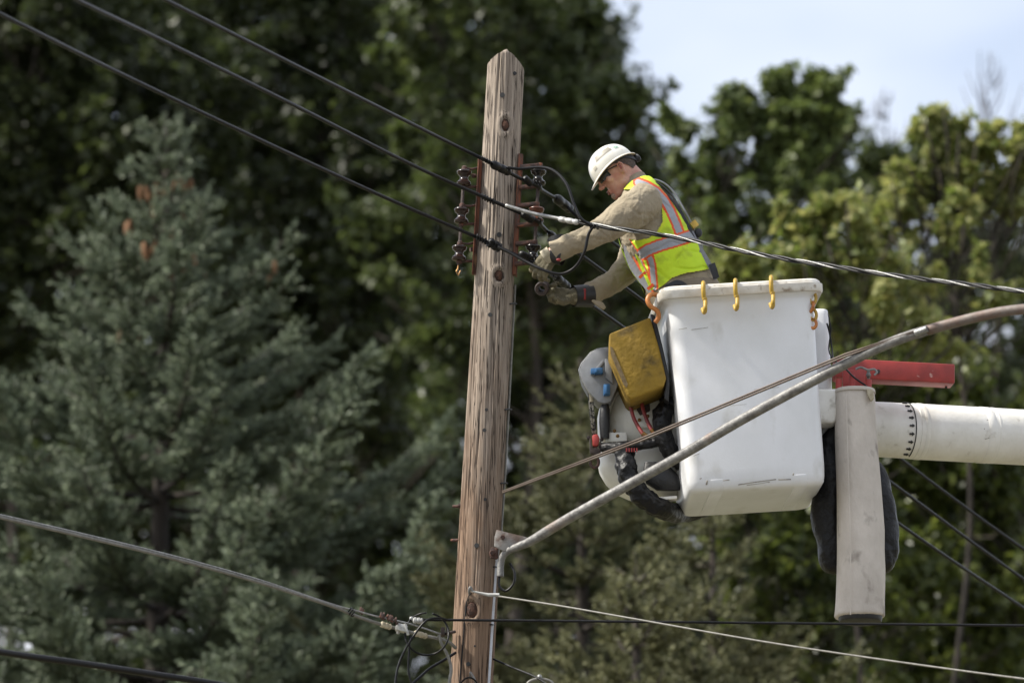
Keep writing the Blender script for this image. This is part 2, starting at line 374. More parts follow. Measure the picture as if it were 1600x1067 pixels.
# ------------------------------------------------------------------ the pole
A_top, A_bot = V(791.5, 90), V(736.5, 1067)
axis = (A_top - A_bot).normalized(); LEAN = math.atan2(axis.x, axis.z)
t0 = A_bot.z / axis.z; base = A_bot - axis * t0; base.z = 0; base.y = Y0
PL = (A_top - base).length
def pole_at(py):
    """centre of the pole seen at photo row py"""
    lo, hi = 0.0, PL + 1
    t = (1067 - py) / (1067 - 90)
    return A_bot.lerp(A_top, t)
def pole_r(z): return 0.109 - 0.024 * min(1, max(0, (z - 5.0) / 5.3))
pole = thing('utility_pole', base, 'tall weathered wooden utility pole leaning slightly, with a pointed top, cracks and knots', 'utility pole')
KN = [(790, 195, 9, 14), (780, 430, 10, 12), (737, 952, 12, 17)]   # knots in photo pixels
def build_shaft():
    n = 110; rows = 520; z = np.linspace(0, 1, rows)
    # denser in the part that can be seen
    seg = np.concatenate([np.linspace(0, .60, 60, endpoint=False), np.linspace(.60, 1.0, rows-60)])
    ex = Vector((math.cos(LEAN), 0, -math.sin(LEAN))); ez = axis; ey = Vector((0, 1, 0))
    kn = []
    for (kx, ky, ka, kb) in KN:
        p = V(kx, ky, pole_r(V(kx, ky).z)); d = p - base; kn.append((d.dot(ez), math.atan2(d.dot(ey), d.dot(ex)), m(ka), m(kb)))
    vs_ = []
    for i, s_ in enumerate(seg):
        zz = s_ * PL; r0 = pole_r(zz)
        for k in range(n):
            a = 2*math.pi*k/n - math.pi
            u = a * r0
            ca, sa = math.cos(a), math.sin(a)
            g = mn.noise(Vector((ca*14, sa*14, zz*.55))) ; g2 = mn.noise(Vector((ca*34, sa*34, zz*.9 + 7)))
            cr_ = mn.noise(Vector((ca*8 + 3, sa*8, zz*.35))); cr_ = max(0, 1 - abs(cr_)*14)
            d = .0035*g + .0025*g2 - .007*cr_
            for (kz, ka, aw, bw) in kn:
                du = ((a - ka + math.pi) % (2*math.pi) - math.pi)*r0; dz = zz - kz; q = math.hypot(du/aw, dz/bw)
                if q < 2.2: d = d*min(1, q/2.2) + (.006*math.exp(-(q-1.15)**2*6) - (.008 if q < .8 else 0))
            r = r0 + d
            zt = zz
            x, y = r*ca, r*sa
            if i >= rows - 3:   # the roofed top
                zt = zz
            top = PL + .02 - max(0.0, abs(x + .002) - .005) * (.74 if x < 0 else .92) - .01*abs(mn.noise(Vector((x*40, y*40, 1))))
            zt = min(zz, top + .03)
            vs_.append(base + ex*x + ey*y + ez*min(zt, top))
    fs = []
    for i in range(rows-1):
        for k in range(n):
            a, b = i*n+k, i*n+(k+1) % n; fs.append((a, b, b+n, a+n))
    # top: concentric rings shrinking to the centre
    b0 = (rows-1)*n; prev = b0
    for f in (.8, .6, .4, .2):
        cur = len(vs_)
        for k in range(n):
            p = Vector(vs_[b0+k]) - base; x, y = p.dot(ex)*f, p.dot(ey)*f
            top = PL + .02 - max(0.0, abs(x + .002) - .005) * (.74 if x < 0 else .92) - .01*abs(mn.noise(Vector((x*40, y*40, 1))))
            vs_.append(base + ex*x + ey*y + ez*top)
        for k in range(n): fs.append((prev+k, prev+(k+1) % n, cur+(k+1) % n, cur+k))
        prev = cur
    fs.append(tuple(prev+k for k in range(n)))
    b = MB(); b.add(vs_, fs)
    o = b.build('shaft', wood_material(), pole, sharp=60, fix=False)
    MT['knot'] = mat('knot', '57392a', '1e130d', 45, .9, 0, .8, bscale=90)
    for (kz, ka, aw, bw) in kn:
        k_ = MB(); r0 = pole_r(kz); c = base + ez*kz + (ex*math.cos(ka) + ey*math.sin(ka))*(r0 - .010)
        k_.ball(c, 1, (aw*.72, .016, bw*.78)); k_.build('knot', MT['knot'], pole)
    return ex, ez
ex, ez = build_shaft()
for (hx, hy, hr) in [(804, 115, 3), (785, 149, 4), (780, 367, 4), (766, 492, 3.5), (760, 640, 2.5), (758, 780, 2.5), (745, 852, 3.8), (742, 1009, 1.6), (732, 1037, 3.4), (757, 672, 3)]:
    p = pole_at(hy); r0 = pole_r(p.z); dx = V(hx, hy).x - p.x; y = math.sqrt(max(1e-5, r0*r0 - dx*dx))
    b = MB(); nrm = Vector((dx, -y, 0)).normalized(); c = Vector((p.x + dx, Y0 - y, V(hx, hy, y).z))
    b.lathe(c - nrm*.02, c + nrm*.0035, [(0, m(hr)), (1, m(hr)), (1.0, m(hr)*.6)], 12); b.build('bolt_hole', MT['ink'], pole)
for (sx_, sy) in [(716, 790), (713, 843)]:
    b = MB(); p = pole_at(sy); e = V(sx_-10, sy+1)
    b.lathe(V(732, sy), V(sx_-9, sy+1), [(0, m(2.4)), (.95, m(2.4)), (1, m(1.5))], 10); b.lathe(V(721, sy), V(716, sy), [(0, m(4)), (1, m(4))], 6); b.build('bolt', MT['rust'], pole)
# ground wire stapled down the front left of the pole
gw = [(736, 925), (729, 940), (726, 970), (723, 1010), (718, 1067)]
pts = []
for (x, y) in gw:
    p = pole_at(y); dx = V(x, y).x - p.x; r0 = pole_r(p.z); pts.append(V(x, y, math.sqrt(max(1e-4, r0*r0-dx*dx)) + .004))
pts += [base + (pts[-1] - pole_at(1067)) + Vector((0, 0, .0))]
b = MB().tube(pts, m(1.2), 6); b.build('ground_wire', MT['cable_black'], pole)
# conduit / moulding on the right of the pole
cd = thing('conduit', V(763, 1067) - Vector((0, 0, .0)), 'thin pale grey conduit running down the right side of the wooden pole', 'conduit')
b = MB(); b.tube([V(775, 873, .05), V(769, 970, .055), V(763, 1067, .06), Vector((base.x + .1, Y0 - .07, 0))], m(3.0), 10, ell=1.0); b.build('pipe', MT['conduit'], cd)
b = MB(); b.tube([V(805, 445, .0), V(797, 600, 0), V(789.5, 740, .0), V(783.5, 830, .0), V(777, 873, .05)], m(1.7), 8); b.build('cable_guard', MT['cable_grey'], cd)
for y, x in ((886, 773), (976, 768), (475, 803), (640, 795), (755, 788.5)):
    b = MB(); b.tube([V(x-6, y, .055), V(x, y-1, .078 if y > 860 else .02), V(x+4.5, y, .04 if y > 860 else 0)], m(1.3), 6); b.build('clip', MT['strap'], cd)

# ------------------------------------------------------------------ insulator racks
def spool(p, q, r):
    return MB().lathe(p, q, [(0, r*.55), (.03, r*.85), (.08, r), (.15, r*1.0), (.2, r*.86), (.24, r*.95), (.29, r*.9), (.36, r*.62), (.5, r*.52), (.62, r*.62), (.72, r*.86), (.78, r*.97), (.84, r*.9), (.88, r*1.0), (.94, r*.93), (1, r*.6)], 28)
rackL = thing('insulator_rack', V(741, 429, .05), 'rusty insulator rack on the left side of the wooden pole, carrying no wires', 'insulator rack', 'insulator racks bolted to the pole')
b = MB(); wL = .02
P0, P1 = V(750.5, 249, wL), V(740.5, 429, wL)
def bar(p, q, wx, wy):
    d = (q - p).normalized(); sd = Vector((0, 1, 0)); a = d.cross(sd).normalized()
    bb = MB(); vs_ = []
    for c in (p, q):
        for (i, j) in ((-1, -1), (1, -1), (1, 1), (-1, 1)): vs_.append(c + a*i*wx/2 + sd*j*wy/2)
    bb.add(vs_, [(0, 1, 2, 3), (7, 6, 5, 4), (0, 4, 5, 1), (1, 5, 6, 2), (2, 6, 7, 3), (3, 7, 4, 0)]); return bb
def merge(*bs):
    o = MB()
    for q in bs: o.add(q.v, q.f)
    return o
ch = merge(bar(P0, P1, m(6.5), .02)); ch = merge(ch, bar(P0 + Vector((m(-2.6), -.02, 0)), P1 + Vector((m(-2.6), -.02, 0)), m(1.6), .05))
ch.build('channel', MT['rust_bright'], rackL, bevel=.001)
armsL = [(263, 725.5), (293, 725), (321, 722), (351, 721), (380, 718.5), (409, 717.5)]
for i, (y, x) in enumerate(armsL):
    xc = 750.5 - (y - 249) / 18.0
    b = MB(); b.tube([V(x, y + (0 if i % 2 else 0), .06), V((x+xc)/2, y + (1.5 if i % 2 == 0 else -1), .05), V(xc, y-1, wL)], m(1.9 if i % 2 == 0 else 2.3), 8)
    b.lathe(V(x, y-3.6, .06), V(x, y+2.6, .06), [(0, m(2.2)), (.3, m(4.2)), (1, m(4.6))], 14); b.build('arm', MT['rust'], rackL)
for (x, y0, y1) in [(725.5, 266, 291), (721.5, 325, 350), (718, 384, 408)]:
    spool(V(x, y0, .06), V(x - 1, y1, .06), m(11.5)).build('insulator', MT['porcelain'], rackL, sharp=60)
b = MB().tube([V(725.5, 261, .06), V(716.5, 414, .06)], m(2.6), 8); b.build('rod', MT['steel_dark'], rackL)
b = MB().tube([V(716.5, 410, .06), V(715.5, 420, .06), V(713, 424, .06), V(716, 430, .06), V(719.5, 423, .06)], m(1.5), 6); b.build('split_pin', MT['brass'], rackL)
MB().lathe(V(743, 275, .03), V(738, 275, .04), [(0, m(3.5)), (1, m(3.5))], 6).build('bolt', MT['rust'], rackL); MB().lathe(V(741, 390, .03), V(735, 390, .04), [(0, m(3.8)), (1, m(3.8))], 6).build('bolt', MT['rust'], rackL)

rackR = thing('insulator_rack', V(803, 429, .05), 'rusty insulator rack on the right side of the wooden pole, with wires tied to it', 'insulator rack', 'insulator racks bolted to the pole')
P0, P1 = V(813, 242, .03), V(803.5, 430, .03)
merge(bar(P0, P1, m(6.5), .04), bar(P0 + Vector((m(3.4), .02, 0)), P1 + Vector((m(3.2), .02, 0)), m(2.2), .05)).build('channel', MT['rust_bright'], rackR, bevel=.001)
armsR = [(260, 845), (292, 842), (320.5, 840), (351, 839), (380, 837), (411, 835)]
for i, (y, x) in enumerate(armsR):
    xc = 813 - (y - 242) / 19.5
    bb = bar(V(xc, y + 1.5, .06), V(x, y - 1.5, .06), m(6.0), .03); bb2 = MB().lathe(V(x - 1, y - 5, .06), V(x - 1, y + 3, .06), [(0, m(4)), (1, m(4.5))], 12)
    merge(bb, bb2).build('arm', MT['rust'], rackR, bevel=.003)
for i, (x, y0, y1) in enumerate([(841.5, 265, 290), (838.5, 324, 349), (833.5, 383, 408)]):
    spool(V(x, y0, .06), V(x - 1, y1, .06), m(12)).build('insulator', MT['porcelain_black' if i != 1 else 'porcelain_red'], rackR, sharp=60)
MB().tube([V(842.5, 262, .06), V(834, 412, .06)], m(2.8), 8).build('rod', MT['steel_dark'], rackR)

# ------------------------------------------------------------------ wires
def wire(name, pts, r, mt, label, n=12, cat='cable', group=None, extra=None, sides=8):
    pts = [(x, y, w_*(.58 if abs(w_) > .45 and name == 'power_line' else 1)) for x, y, w_ in pts]; P = [V(*p) for p in catmull(pts, n)]
    t = thing(name, P[len(P)//2], label, cat, group)
    MB().tube(P, r, sides).build('strand', mt, t, sharp=180)
    return t
def splice(t, p, q, r, mt=None, name='splice', knob=True):
    p = V(*p); q = V(*q)
    b = MB().lathe(p, q, [(0, r*.45), (.06, r*.8), (.12, r), (.3, r*1.02), (.34, r*.86), (.42, r*.86), (.46, r), (.66, r), (.7, r*.85), (.76, r*.85), (.8, r*1.0), (.9, r*.95), (1, r*.45)], 12)
    if knob:
        for f in (.3, .62): b.ball(p.lerp(q, f) + Vector((0, -r*.9, r*.2)), r*.45)
    b.build(name, mt or MT['cable_black'], t)
def lash(t, p, q, r, turns=5, mt=None):
    p = V(*p); q = V(*q); d = (q-p); u = Vector((0, 1, 0)); w_ = d.normalized().cross(u)
    P = [p + d*i/(turns*8) + (u*math.cos(i*math.pi/4) + w_*math.sin(i*math.pi/4))*r for i in range(turns*8+1)]
    MB().tube(P, m(1.2), 5).build('wire_tie', mt or MT['cable_black'], t, sharp=180)
rw = m(3.0)
G3 = 'insulated lines crossing the pole to the right rack'
w1 = wire('power_line', [(-60, -160, 9.5), (120, -70, 7.6), (258, 0, 6.2), (500, 122, 3.5), (700, 222, 1.1), (765, 254, .42), (815, 280, .2), (842, 292, .10), (848, 298, -.02), (880, 318, -.3), (905, 341, -.6), (960, 381, -1.2), (1190, 548, -3.6), (1405, 715, -6.2), (1600, 858, -8.5), (1900, 1060, -12)], rw, MT['cable'], 'dark line tied to the top insulator of the right rack', group=G3)
splice(w1, (768, 256, .42), (797, 270, .30), m(7)); splice(w1, (868, 309, -.2), (892, 328, -.42), m(8)); splice(w1, (819, 278, .2), (830, 288, .15), m(6)); lash(w1, (752, 247, .48), (768, 255, .42), m(5), 4); lash(w1, (822, 283, .16), (846, 288, .1), m(5))
w2 = wire('power_line', [(-60, -90, 9.5), (120, 0, 7.7), (250, 62, 5.9), (450, 160, 3.6), (640, 256, 1.5), (765, 312, .32), (815, 334, .18), (842, 347, .10), (848, 354, -.02), (866, 371, -.2), (905, 397, -.5), (948, 428, -.9), (1009, 473, -1.5), (1390, 752, -5.6), (1600, 905, -8.2), (1900, 1110, -12)], rw, MT['cable'], 'dark line tied to the middle insulator of the right rack', group=G3)
splice(w2, (816, 333, .2), (832, 345, .12), m(6.5)); splice(w2, (858, 364, -.1), (878, 381, -.3), m(6)); lash(w2, (752, 306, .34), (772, 316, .3), m(5), 5); lash(w2, (816, 338, .14), (848, 344, .1), m(4), 4); lash(w2, (862, 366, -.1), (876, 378, -.3), m(6.4), 3)
w3 = wire('power_line', [(-250, -105, 9.5), (0, 22, 7.6), (200, 121, 5.3), (400, 216, 3.4), (600, 308, 1.5), (745, 371, .28), (815, 403, .17), (835, 412, .10), (845, 420, -.02), (888, 448, -.35), (925, 477, -.7), (970, 509, -1.2), (1400, 815, -5.6), (1600, 950, -8.2), (1900, 1150, -12)], rw, MT['cable'], 'dark line tied to the bottom insulator of the right rack', group=G3)
splice(w3, (762, 377, .27), (783, 389, .24), m(8)); splice(w3, (812, 396, .2), (828, 403, .15), m(6)); splice(w3, (868, 432, -.18), (888, 449, -.35), m(7)); lash(w3, (744, 369, .3), (760, 378, .27), m(5), 4); lash(w3, (810, 400, .15), (842, 404, .1), m(5), 5); lash(w3, (848, 420, .02), (868, 434, -.15), m(5), 4)
# jumper
jp = thing('jumper_cable', V(925, 353, .45), 'thin black cable looping between the upper and lower splices beside the pole', 'cable')
MB().tube([V(*p) for p in catmull([(792, 262, .35), (812, 264, .33), (845, 262, .35), (866, 268, .38), (885, 288, .42), (897, 320, .45), (908, 342, .47), (926, 354, .47)], 8)], m(2.4), 8).build('upper_loop', MT['cable_black'], jp, sharp=180)
MB().tube([V(*p) for p in catmull([(926, 355, .47), (919, 368, .46), (913, 394, .45), (899, 417, .42), (878, 428, .40), (852, 423, .38), (820, 408, .33), (795, 394, .3), (778, 386, .28)], 8)], m(2.4), 8).build('lower_loop', MT['cable_black'], jp, sharp=180)
# service drop: three twisted conductors
sd = thing('service_drop_cable', V(1100, 380, 1), 'twisted black and silver cable passing in front of the worker', 'cable')
path = [Vector(V(*p)) for p in catmull([(905, 347, .40), (960, 357, .52), (1040, 368, .68), (1110, 382, .85), (1200, 400, 1.1), (1300, 416, 1.35), (1400, 431, 1.6), (1500, 443, 1.9), (1600, 455, 2.2), (1750, 470, 2.7), (1900, 482, 3.1)], 40)]
for k, mt in enumerate(('alu', 'cable_black', 'cable_black')):
    Q = []; s_ = 0
    for i, p in enumerate(path):
        if i: s_ += (p - path[i-1]).length
        a = s_ * 15 + k*2.094; rr = m(2.1)
        Q.append(p + Vector((0, math.cos(a)*rr, math.sin(a)*rr)))
    MB().tube(Q, m(1.35 if mt == 'alu' else 2.1), 6).build('conductor', MT[mt], sd, sharp=180)
MB().tube([V(*p) for p in catmull([(790, 321, .27), (830, 333, .3), (870, 341, .34), (905, 347, .40)], 8)], m(3), 8).build('bare_end', MT['alu'], sd, sharp=180)
splice(sd, (872, 342, .34), (905, 348, .40), m(4.6), MT['alu_white'], 'connector', False)
lash(sd, (920, 352, .45), (936, 355, .5), m(5), 3)
# lower lines
hl = wire('telephone_line', [(640, 968, .2), (737, 968.5, .14), (1000, 971, .3), (1300, 974, .5), (1600, 977, .7), (1900, 981, .9)], m(2.0), MT['cable'], 'thin level dark line crossing in front of the lower pole', group=None, cat='cable')
splice(hl, (645, 968.5, .2), (661, 970, .2), m(5), MT['alu_white'], 'connector', False)
MB().ball(V(643, 966, .2), m(3.5), (1, .5, 1)).build('ring', MT['alu'], hl)
dr = thing('drop_wire', V(778, 929, .15), 'thin pale wire dropping to the lower right from a hook on the pole', 'cable')
MB().tube([V(*p) for p in catmull([(778, 931, .14), (880, 947, .35), (1000, 968, .6), (1200, 1003, 1.0), (1400, 1033, 1.4), (1600, 1060, 1.8), (1800, 1083, 2.2)], 10)], m(1.5), 8).build('strand', MT['cable_grey'], dr, sharp=180)
MB().tube([V(736, 923, .12), V(750, 926, .125), V(763, 929, .13), V(780, 929, .14)], [m(1.4), m(1.8), m(3), m(3)], 8).build('clamp', MT['alu_white'], dr)
MB().tube([V(*p) for p in catmull([(734, 930, .09), (733, 922, .12), (735, 917, .125), (738, 923, .12)], 5)], m(2), 8).build('hook', MT['galv'], dr)
# messenger and drop from the left
ms = thing('messenger_cable', V(550, 956, .2), 'grey cable lashed under a steel wire, coming from the left edge to the lower pole', 'cable')
MB().tube([V(*p) for p in catmull([(-200, 762, 2.1), (0, 808, 1.7), (130, 838, 1.4), (270, 872, 1.1), (400, 908, .8), (520, 947, .45), (548, 959, .35), (595, 975, .25), (625, 982.5, .2), (651, 990, .18), (679, 996, .15), (700, 1002, .12), (712, 1012, .08)], 10)], m(2.7), 8).build('grey_cable', MT['cable_grey'], ms, sharp=180)
MB().tube([V(*p) for p in catmull([(-200, 758, 2.1), (0, 804, 1.7), (130, 834, 1.4), (270, 868, 1.1), (400, 904, .8), (520, 944, .45), (554, 953, .35), (590, 963, .27), (640, 974, .2), (688, 990, .15)], 10)], m(1.4), 8).build('support_wire', MT['alu'], ms, sharp=180)
lash(ms, (545, 952, .36), (553, 960, .36), m(5), 3)
for (x, y) in ((565, 954), (597, 962), (611, 966)):
    b = MB(); b.box(V(x, y, .28), (m(7), .025, m(7)), Matrix.Rotation(R(15), 3, 'Y')); b.lathe(V(x-1, y-6, .28), V(x+1, y+6, .28), [(0, m(2)), (1, m(2))], 8); b.build('cable_clamp', MT['rust'], ms, bevel=.003)
lash(ms, (597, 961, .27), (622, 971, .24), m(5), 4, MT['rust'])
splice(ms, (594, 974, .25), (612, 980, .23), m(4.8), MT['leather_light'], 'boot', False); splice(ms, (646, 988, .18), (668, 994, .17), m(4.8), MT['leather_light'], 'boot', False)
b = MB(); b.box(V(627, 981, .2), (m(17), .05, m(11)), Matrix.Rotation(R(14), 3, 'Y')); b.lathe(V(622, 973, .2), V(622, 990, .2), [(0, m(2.5)), (1, m(2.5))], 8); b.lathe(V(632, 974, .22), V(638, 992, .22), [(0, m(2.5)), (1, m(2.5))], 8); b.build('splice_case', MT['alu_white'], ms, bevel=.006)
b = MB(); b.lathe(V(686, 992, .1), V(712, 986, .08), [(0, m(2.6)), (1, m(2.6))], 8); b.box(V(692, 987, .12), (m(6), .06, m(12))); b.box(V(699, 987, .12), (m(3), .05, m(12))); b.build('bracket', MT['steel_dark'], ms, bevel=.003)
lp = thing('cable_coil', V(667, 1023, .15), 'thin black cable looped in a ring beside the lower left of the pole', 'cable')
a_ = [(667 + 34*math.cos(t), 990 + 33*math.sin(t), .2 + .02*math.sin(t*3)) for t in np.linspace(-1.3, 4.7, 20)]
MB().tube([V(*p) for p in catmull(a_, 4)], m(1.6), 6).build('ring', MT['cable_black'], lp, sharp=180)
MB().tube([V(*p) for p in catmull([(700, 968, .2), (684, 965, .22), (665, 970, .24), (645, 995, .24), (628, 1025, .24), (620, 1050, .24), (618, 1080, .24), (622, 1130, .24)], 6)], m(1.8), 6).build('tail', MT['cable_black'], lp, sharp=180)
MB().tube([V(*p) for p in catmull([(641, 992, .2), (639, 1020, .2), (638, 1045, .2), (643, 1067, .2), (655, 1100, .2)], 6)], m(1.8), 6).build('tail', MT['cable_black'], lp, sharp=180)
wire('drop_cable', [(686, 992, .16), (690, 1005, .16), (700, 1025, .15), (705, 1045, .15), (702, 1067, .15), (698, 1110, .14)], m(2.4), MT['cable_grey'], 'pale cable hanging down from the bracket against the lower pole', 6)
wire('drop_cable', [(712, 1019, .09), (695, 1030, .12), (670, 1045, .15), (645, 1067, .2), (600, 1100, .25)], m(2.2), MT['cable'], 'dark thin cable leaving the pole to the lower left, below the messenger cable', 6)
wire('heavy_cable', [(-250, 975, 3.2), (0, 1018, 2.4), (120, 1035, 2.1), (240, 1053, 1.8), (330, 1067, 1.6), (500, 1098, 1.2), (690, 1140, .2)], m(5), MT['cable_black'], 'thick black cable crossing the bottom left corner', 8)
wire('thin_wire', [(766, 1027, .02), (800, 1042, .1), (838, 1058, .2), (880, 1085, .3)], m(1.6), MT['cable'], 'short thin wire running down from the pole behind the conduit to a pale ring clamp', 6)
rg = thing('ring_clamp', V(843, 1067, .2), 'small pale curved clamp at the bottom edge, right of the pole', 'clamp')
MB().tube([V(*p) for p in catmull([(820, 1074, .2), (828, 1064, .2), (843, 1060, .2), (860, 1064, .2), (868, 1074, .2)], 6)], m(2.4), 8).build('band', MT['cable_grey'], rg, sharp=180)
MB().ball(V(843, 1057, .2), m(4)).build('bolt', MT['alu'], rg)
hk = thing('pole_hook', V(736, 1050, .12), 'small hook with black wires wound round it, low on the front of the pole', 'hook')
MB().tube([V(*p) for p in catmull([(735, 1060, .11), (735, 1050, .13), (740, 1058, .14), (744, 1067, .13)], 5)], m(1.8), 6).build('hook', MT['galv'], hk, sharp=180)
MB().tube([V(*p) for p in catmull([(716, 1075, .13), (724, 1062, .15), (735, 1058, .16), (745, 1066, .15), (748, 1080, .14)], 5)], m(1.5), 6).build('wire_end', MT['cable_black'], hk, sharp=180)

# ------------------------------------------------------------------ street light arm
sa = thing('street_light_arm', V(776, 850, .1), 'long galvanised pipe arm curving up to the right from a rusty bracket on the pole', 'street light arm')
pp = catmull([(782, 901, .12), (782, 885, .12), (785, 870, .13), (795, 860, .15), (812, 852.5, .19), (833, 843, .22), (900, 803, .38), (1056, 716, .72), (1169, 650, .98), (1320, 569, 1.3), (1390, 536, 1.42), (1449, 516, 1.5), (1532, 494, 1.6), (1600, 483, 1.68), (1750, 474, 1.8), (1950, 478, 2.0)], 8)
PP = [V(*p) for p in pp]; rr = [m(5.2) if p[0] < 790 else (m(5.2 + min(1, (p[0]-790)/60)*2.6)) for p in pp]
i_r = min(range(len(pp)), key=lambda i: abs(pp[i][0]-1449))
MB().tube(PP[:i_r+1], rr[:i_r+1], 20).build('pipe', MT['galv'], sa, sharp=180)
MT['rustpipe'] = mat('rustpipe', '66564e', '6f6963', 14, .6, .2, .2, lo=.42, hi=.62)
MB().tube(PP[i_r:], rr[i_r:], 20).build('outer_pipe', MT['rustpipe'], sa, sharp=180)
MB().tube([V(1430, 521, 1.5), V(1449, 513.5, 1.53)], m(5), 10).build('rod_clamp', MT['alu'], sa, bevel=.002)
b = MB(); b.prism([(776, 827), (783, 829), (827, 840), (824, 847), (800, 853), (788, 861), (772, 853), (773, 838)], .15, .162)
b.build('bracket', mat('bracket_steel', '878480', '64544a', 14, .7, .1, .3, lo=.45, hi=.62), sa, bevel=.003)
b = MB(); b.prism([(768, 854), (778, 856), (779, 870), (776, 873), (767, 871), (764, 864)], .10, .12); b.build('lower_bracket', MT['rust'], sa, bevel=.004)
for (x, y, w_) in ((785.5, 839, .162), (769, 863, .12)):
    MB().lathe(V(x, y, w_), V(x, y, w_ + .02), [(0, m(4)), (1, m(3.6))], 6).build('bolt', MT['rust'], sa)
MB().tube([V(*p) for p in catmull([(780, 901, .12), (780, 915, .12), (790, 923, .13), (802, 912, .14), (804, 895, .14), (797, 880, .12)], 6)], m(2), 7).build('feed_wire', MT['cable_black'], sa, sharp=180)
gr = thing('brace_rod', V(785, 770, .1), 'pair of thin rusty brace wires running from the pole up to the street light arm', 'brace wires')
for d in (-1.9, 1.9):
    MB().tube([V(785, 769 + d*.6, .10), V(1000, 687.5 + d, .62), V(1320, 555.5 + d, 1.34), V(1445, 513 + d*.4, 1.52)], m(1.6), 8).build('rod', MT['rod'], gr, sharp=180)
MB().tube([V(*p) for p in catmull([(1290, 640, 1.2), (1297, 625, 1.22), (1300, 610, 1.24)], 4)], m(.5), 5)

# ------------------------------------------------------------------ aerial lift: bucket, boom, tip
BW = -0.02
zb_ = V(1172, 761, .29).z
BO = Vector((V(1173, 764, BW).x, Y0 - BW, zb_))
BR = Matrix.Rotation(R(4), 3, 'Z') @ Matrix.Rotation(R(-4.4), 3, 'Y')
def bl(x, y, z): return BO + BR @ Vector((x, y, z))
def rrect(hx, hy, r, z, n=7):
    pts = []
    for (cx, cy, a0) in ((1, -1, -90), (1, 1, 0), (-1, 1, 90), (-1, -1, 180)):
        for k in range(n):
            a = R(a0 + 90*k/(n-1)); pts.append(bl(cx*(hx-r) + math.cos(a)*r, cy*(hy-r) + math.sin(a)*r, z))
    return pts
lift = thing('aerial_lift', Vector((V(1900, 676, -.9).x, Y0 + 1.3, 0)), 'white bucket lift with a thick white boom reaching in from the right', 'bucket lift')
BH = (V(1148, 445, .34).z - zb_) + .02
rings = [rrect(.20, .18, .06, .004), rrect(.294, .264, .055, 0), rrect(.311, .280, .055, .008), rrect(.321, .291, .055, .022), rrect(.326, .297, .055, .05), rrect(.329, .300, .055, .10),
         rrect(.337, .305, .065, BH*.5), rrect(.348, .312, .06, BH - .09), rrect(.352, .315, .06, BH - .075), rrect(.365, .325, .06, BH - .064), rrect(.37, .33, .06, BH - .060),
         rrect(.37, .33, .06, BH-.03), rrect(.345, .305, .05, BH - .025), rrect(.332, .295, .06, BH*.5), rrect(.318, .285, .06, .08), rrect(.29, .26, .06, .04), rrect(.1, .1, .05, .035)]
b = MB(); b.loft(rings)
buck = b.build('bucket', MT['frp'], lift, sharp=50)
rr_ = [rrect(.368, .328, .06, BH-.058), rrect(.388, .347, .07, BH-.060), rrect(.393, .352, .07, BH-.052), rrect(.394, .353, .07, BH-.022), rrect(.384, .343, .065, BH-.018), rrect(.383, .342, .065, BH-.006), rrect(.376, .336, .06, BH), rrect(.352, .312, .055, BH), rrect(.347, .307, .05, BH-.006), rrect(.347, .307, .05, BH-.03)]
b = MB(); b.loft(rr_, cap=False); b.build('rim', MT['rim'], buck, sharp=50)
for x in (-.19, .205):   # ribs moulded under the front edge
    b = MB(); P = [(x-.032, -.300, .088), (x+.032, -.300, .088), (x+.032, -.262, .001), (x-.032, -.262, .001)]
    path = [(-.3020, .05), (-.2962, .022), (-.2850, .007), (-.2680, -.0035), (.24, -.0035)]
    q = []
    for (yy, zz) in path: q.append([bl(x-.03, yy+.0035, zz+.002), bl(x+.03, yy+.0035, zz+.002), bl(x+.03, yy+.012, zz+.012), bl(x-.03, yy+.012, zz+.012)])
    b.loft(q); b.build('rib', MT['frp'], buck, bevel=.003)
MT['scuff'] = mat('scuff', '6d6860', '9c978c', 60, .8)
def scuff(pts, r):
    P = []
    for (x, z) in pts:
        # on the front face or its rounded lower edge
        if z > .1: y = -.3005 - .0142*((z-.1)/(BH-.19)) - .0005
        else: y = -float(np.interp(z, [.008, .022, .05, .1], [.280, .291, .297, .300])) - .0012
        P.append(bl(x, y, z))
    b = MB(); b.tube(P, r, 5, ell=.25); return b.build('scuff_mark', MT['scuff'], buck, sharp=180)
scuff([(-.09, .022), (.0, .030), (.09, .036)], .0022); scuff([(-.05, .018), (.06, .026)], .0016); scuff([(.10, .034), (.16, .032)], .0026); scuff([(-.24, .03), (-.235, .05)], .004); scuff([(-.16, .045), (-.13, .047)], .002); scuff([(.17, .05), (.175, .06)], .003); scuff([(-.27, .06), (-.26, .062)], .002); scuff([(.02, .47), (.14, .475)], .0007); scuff([(-.1, .40), (-.02, .402)], .0006)
scuff([(-.31, .78), (-.27, .785)], .0012); scuff([(-.25, .775), (-.17, .782)], .0009); scuff([(-.29, .17), (-.26, .18)], .0012)
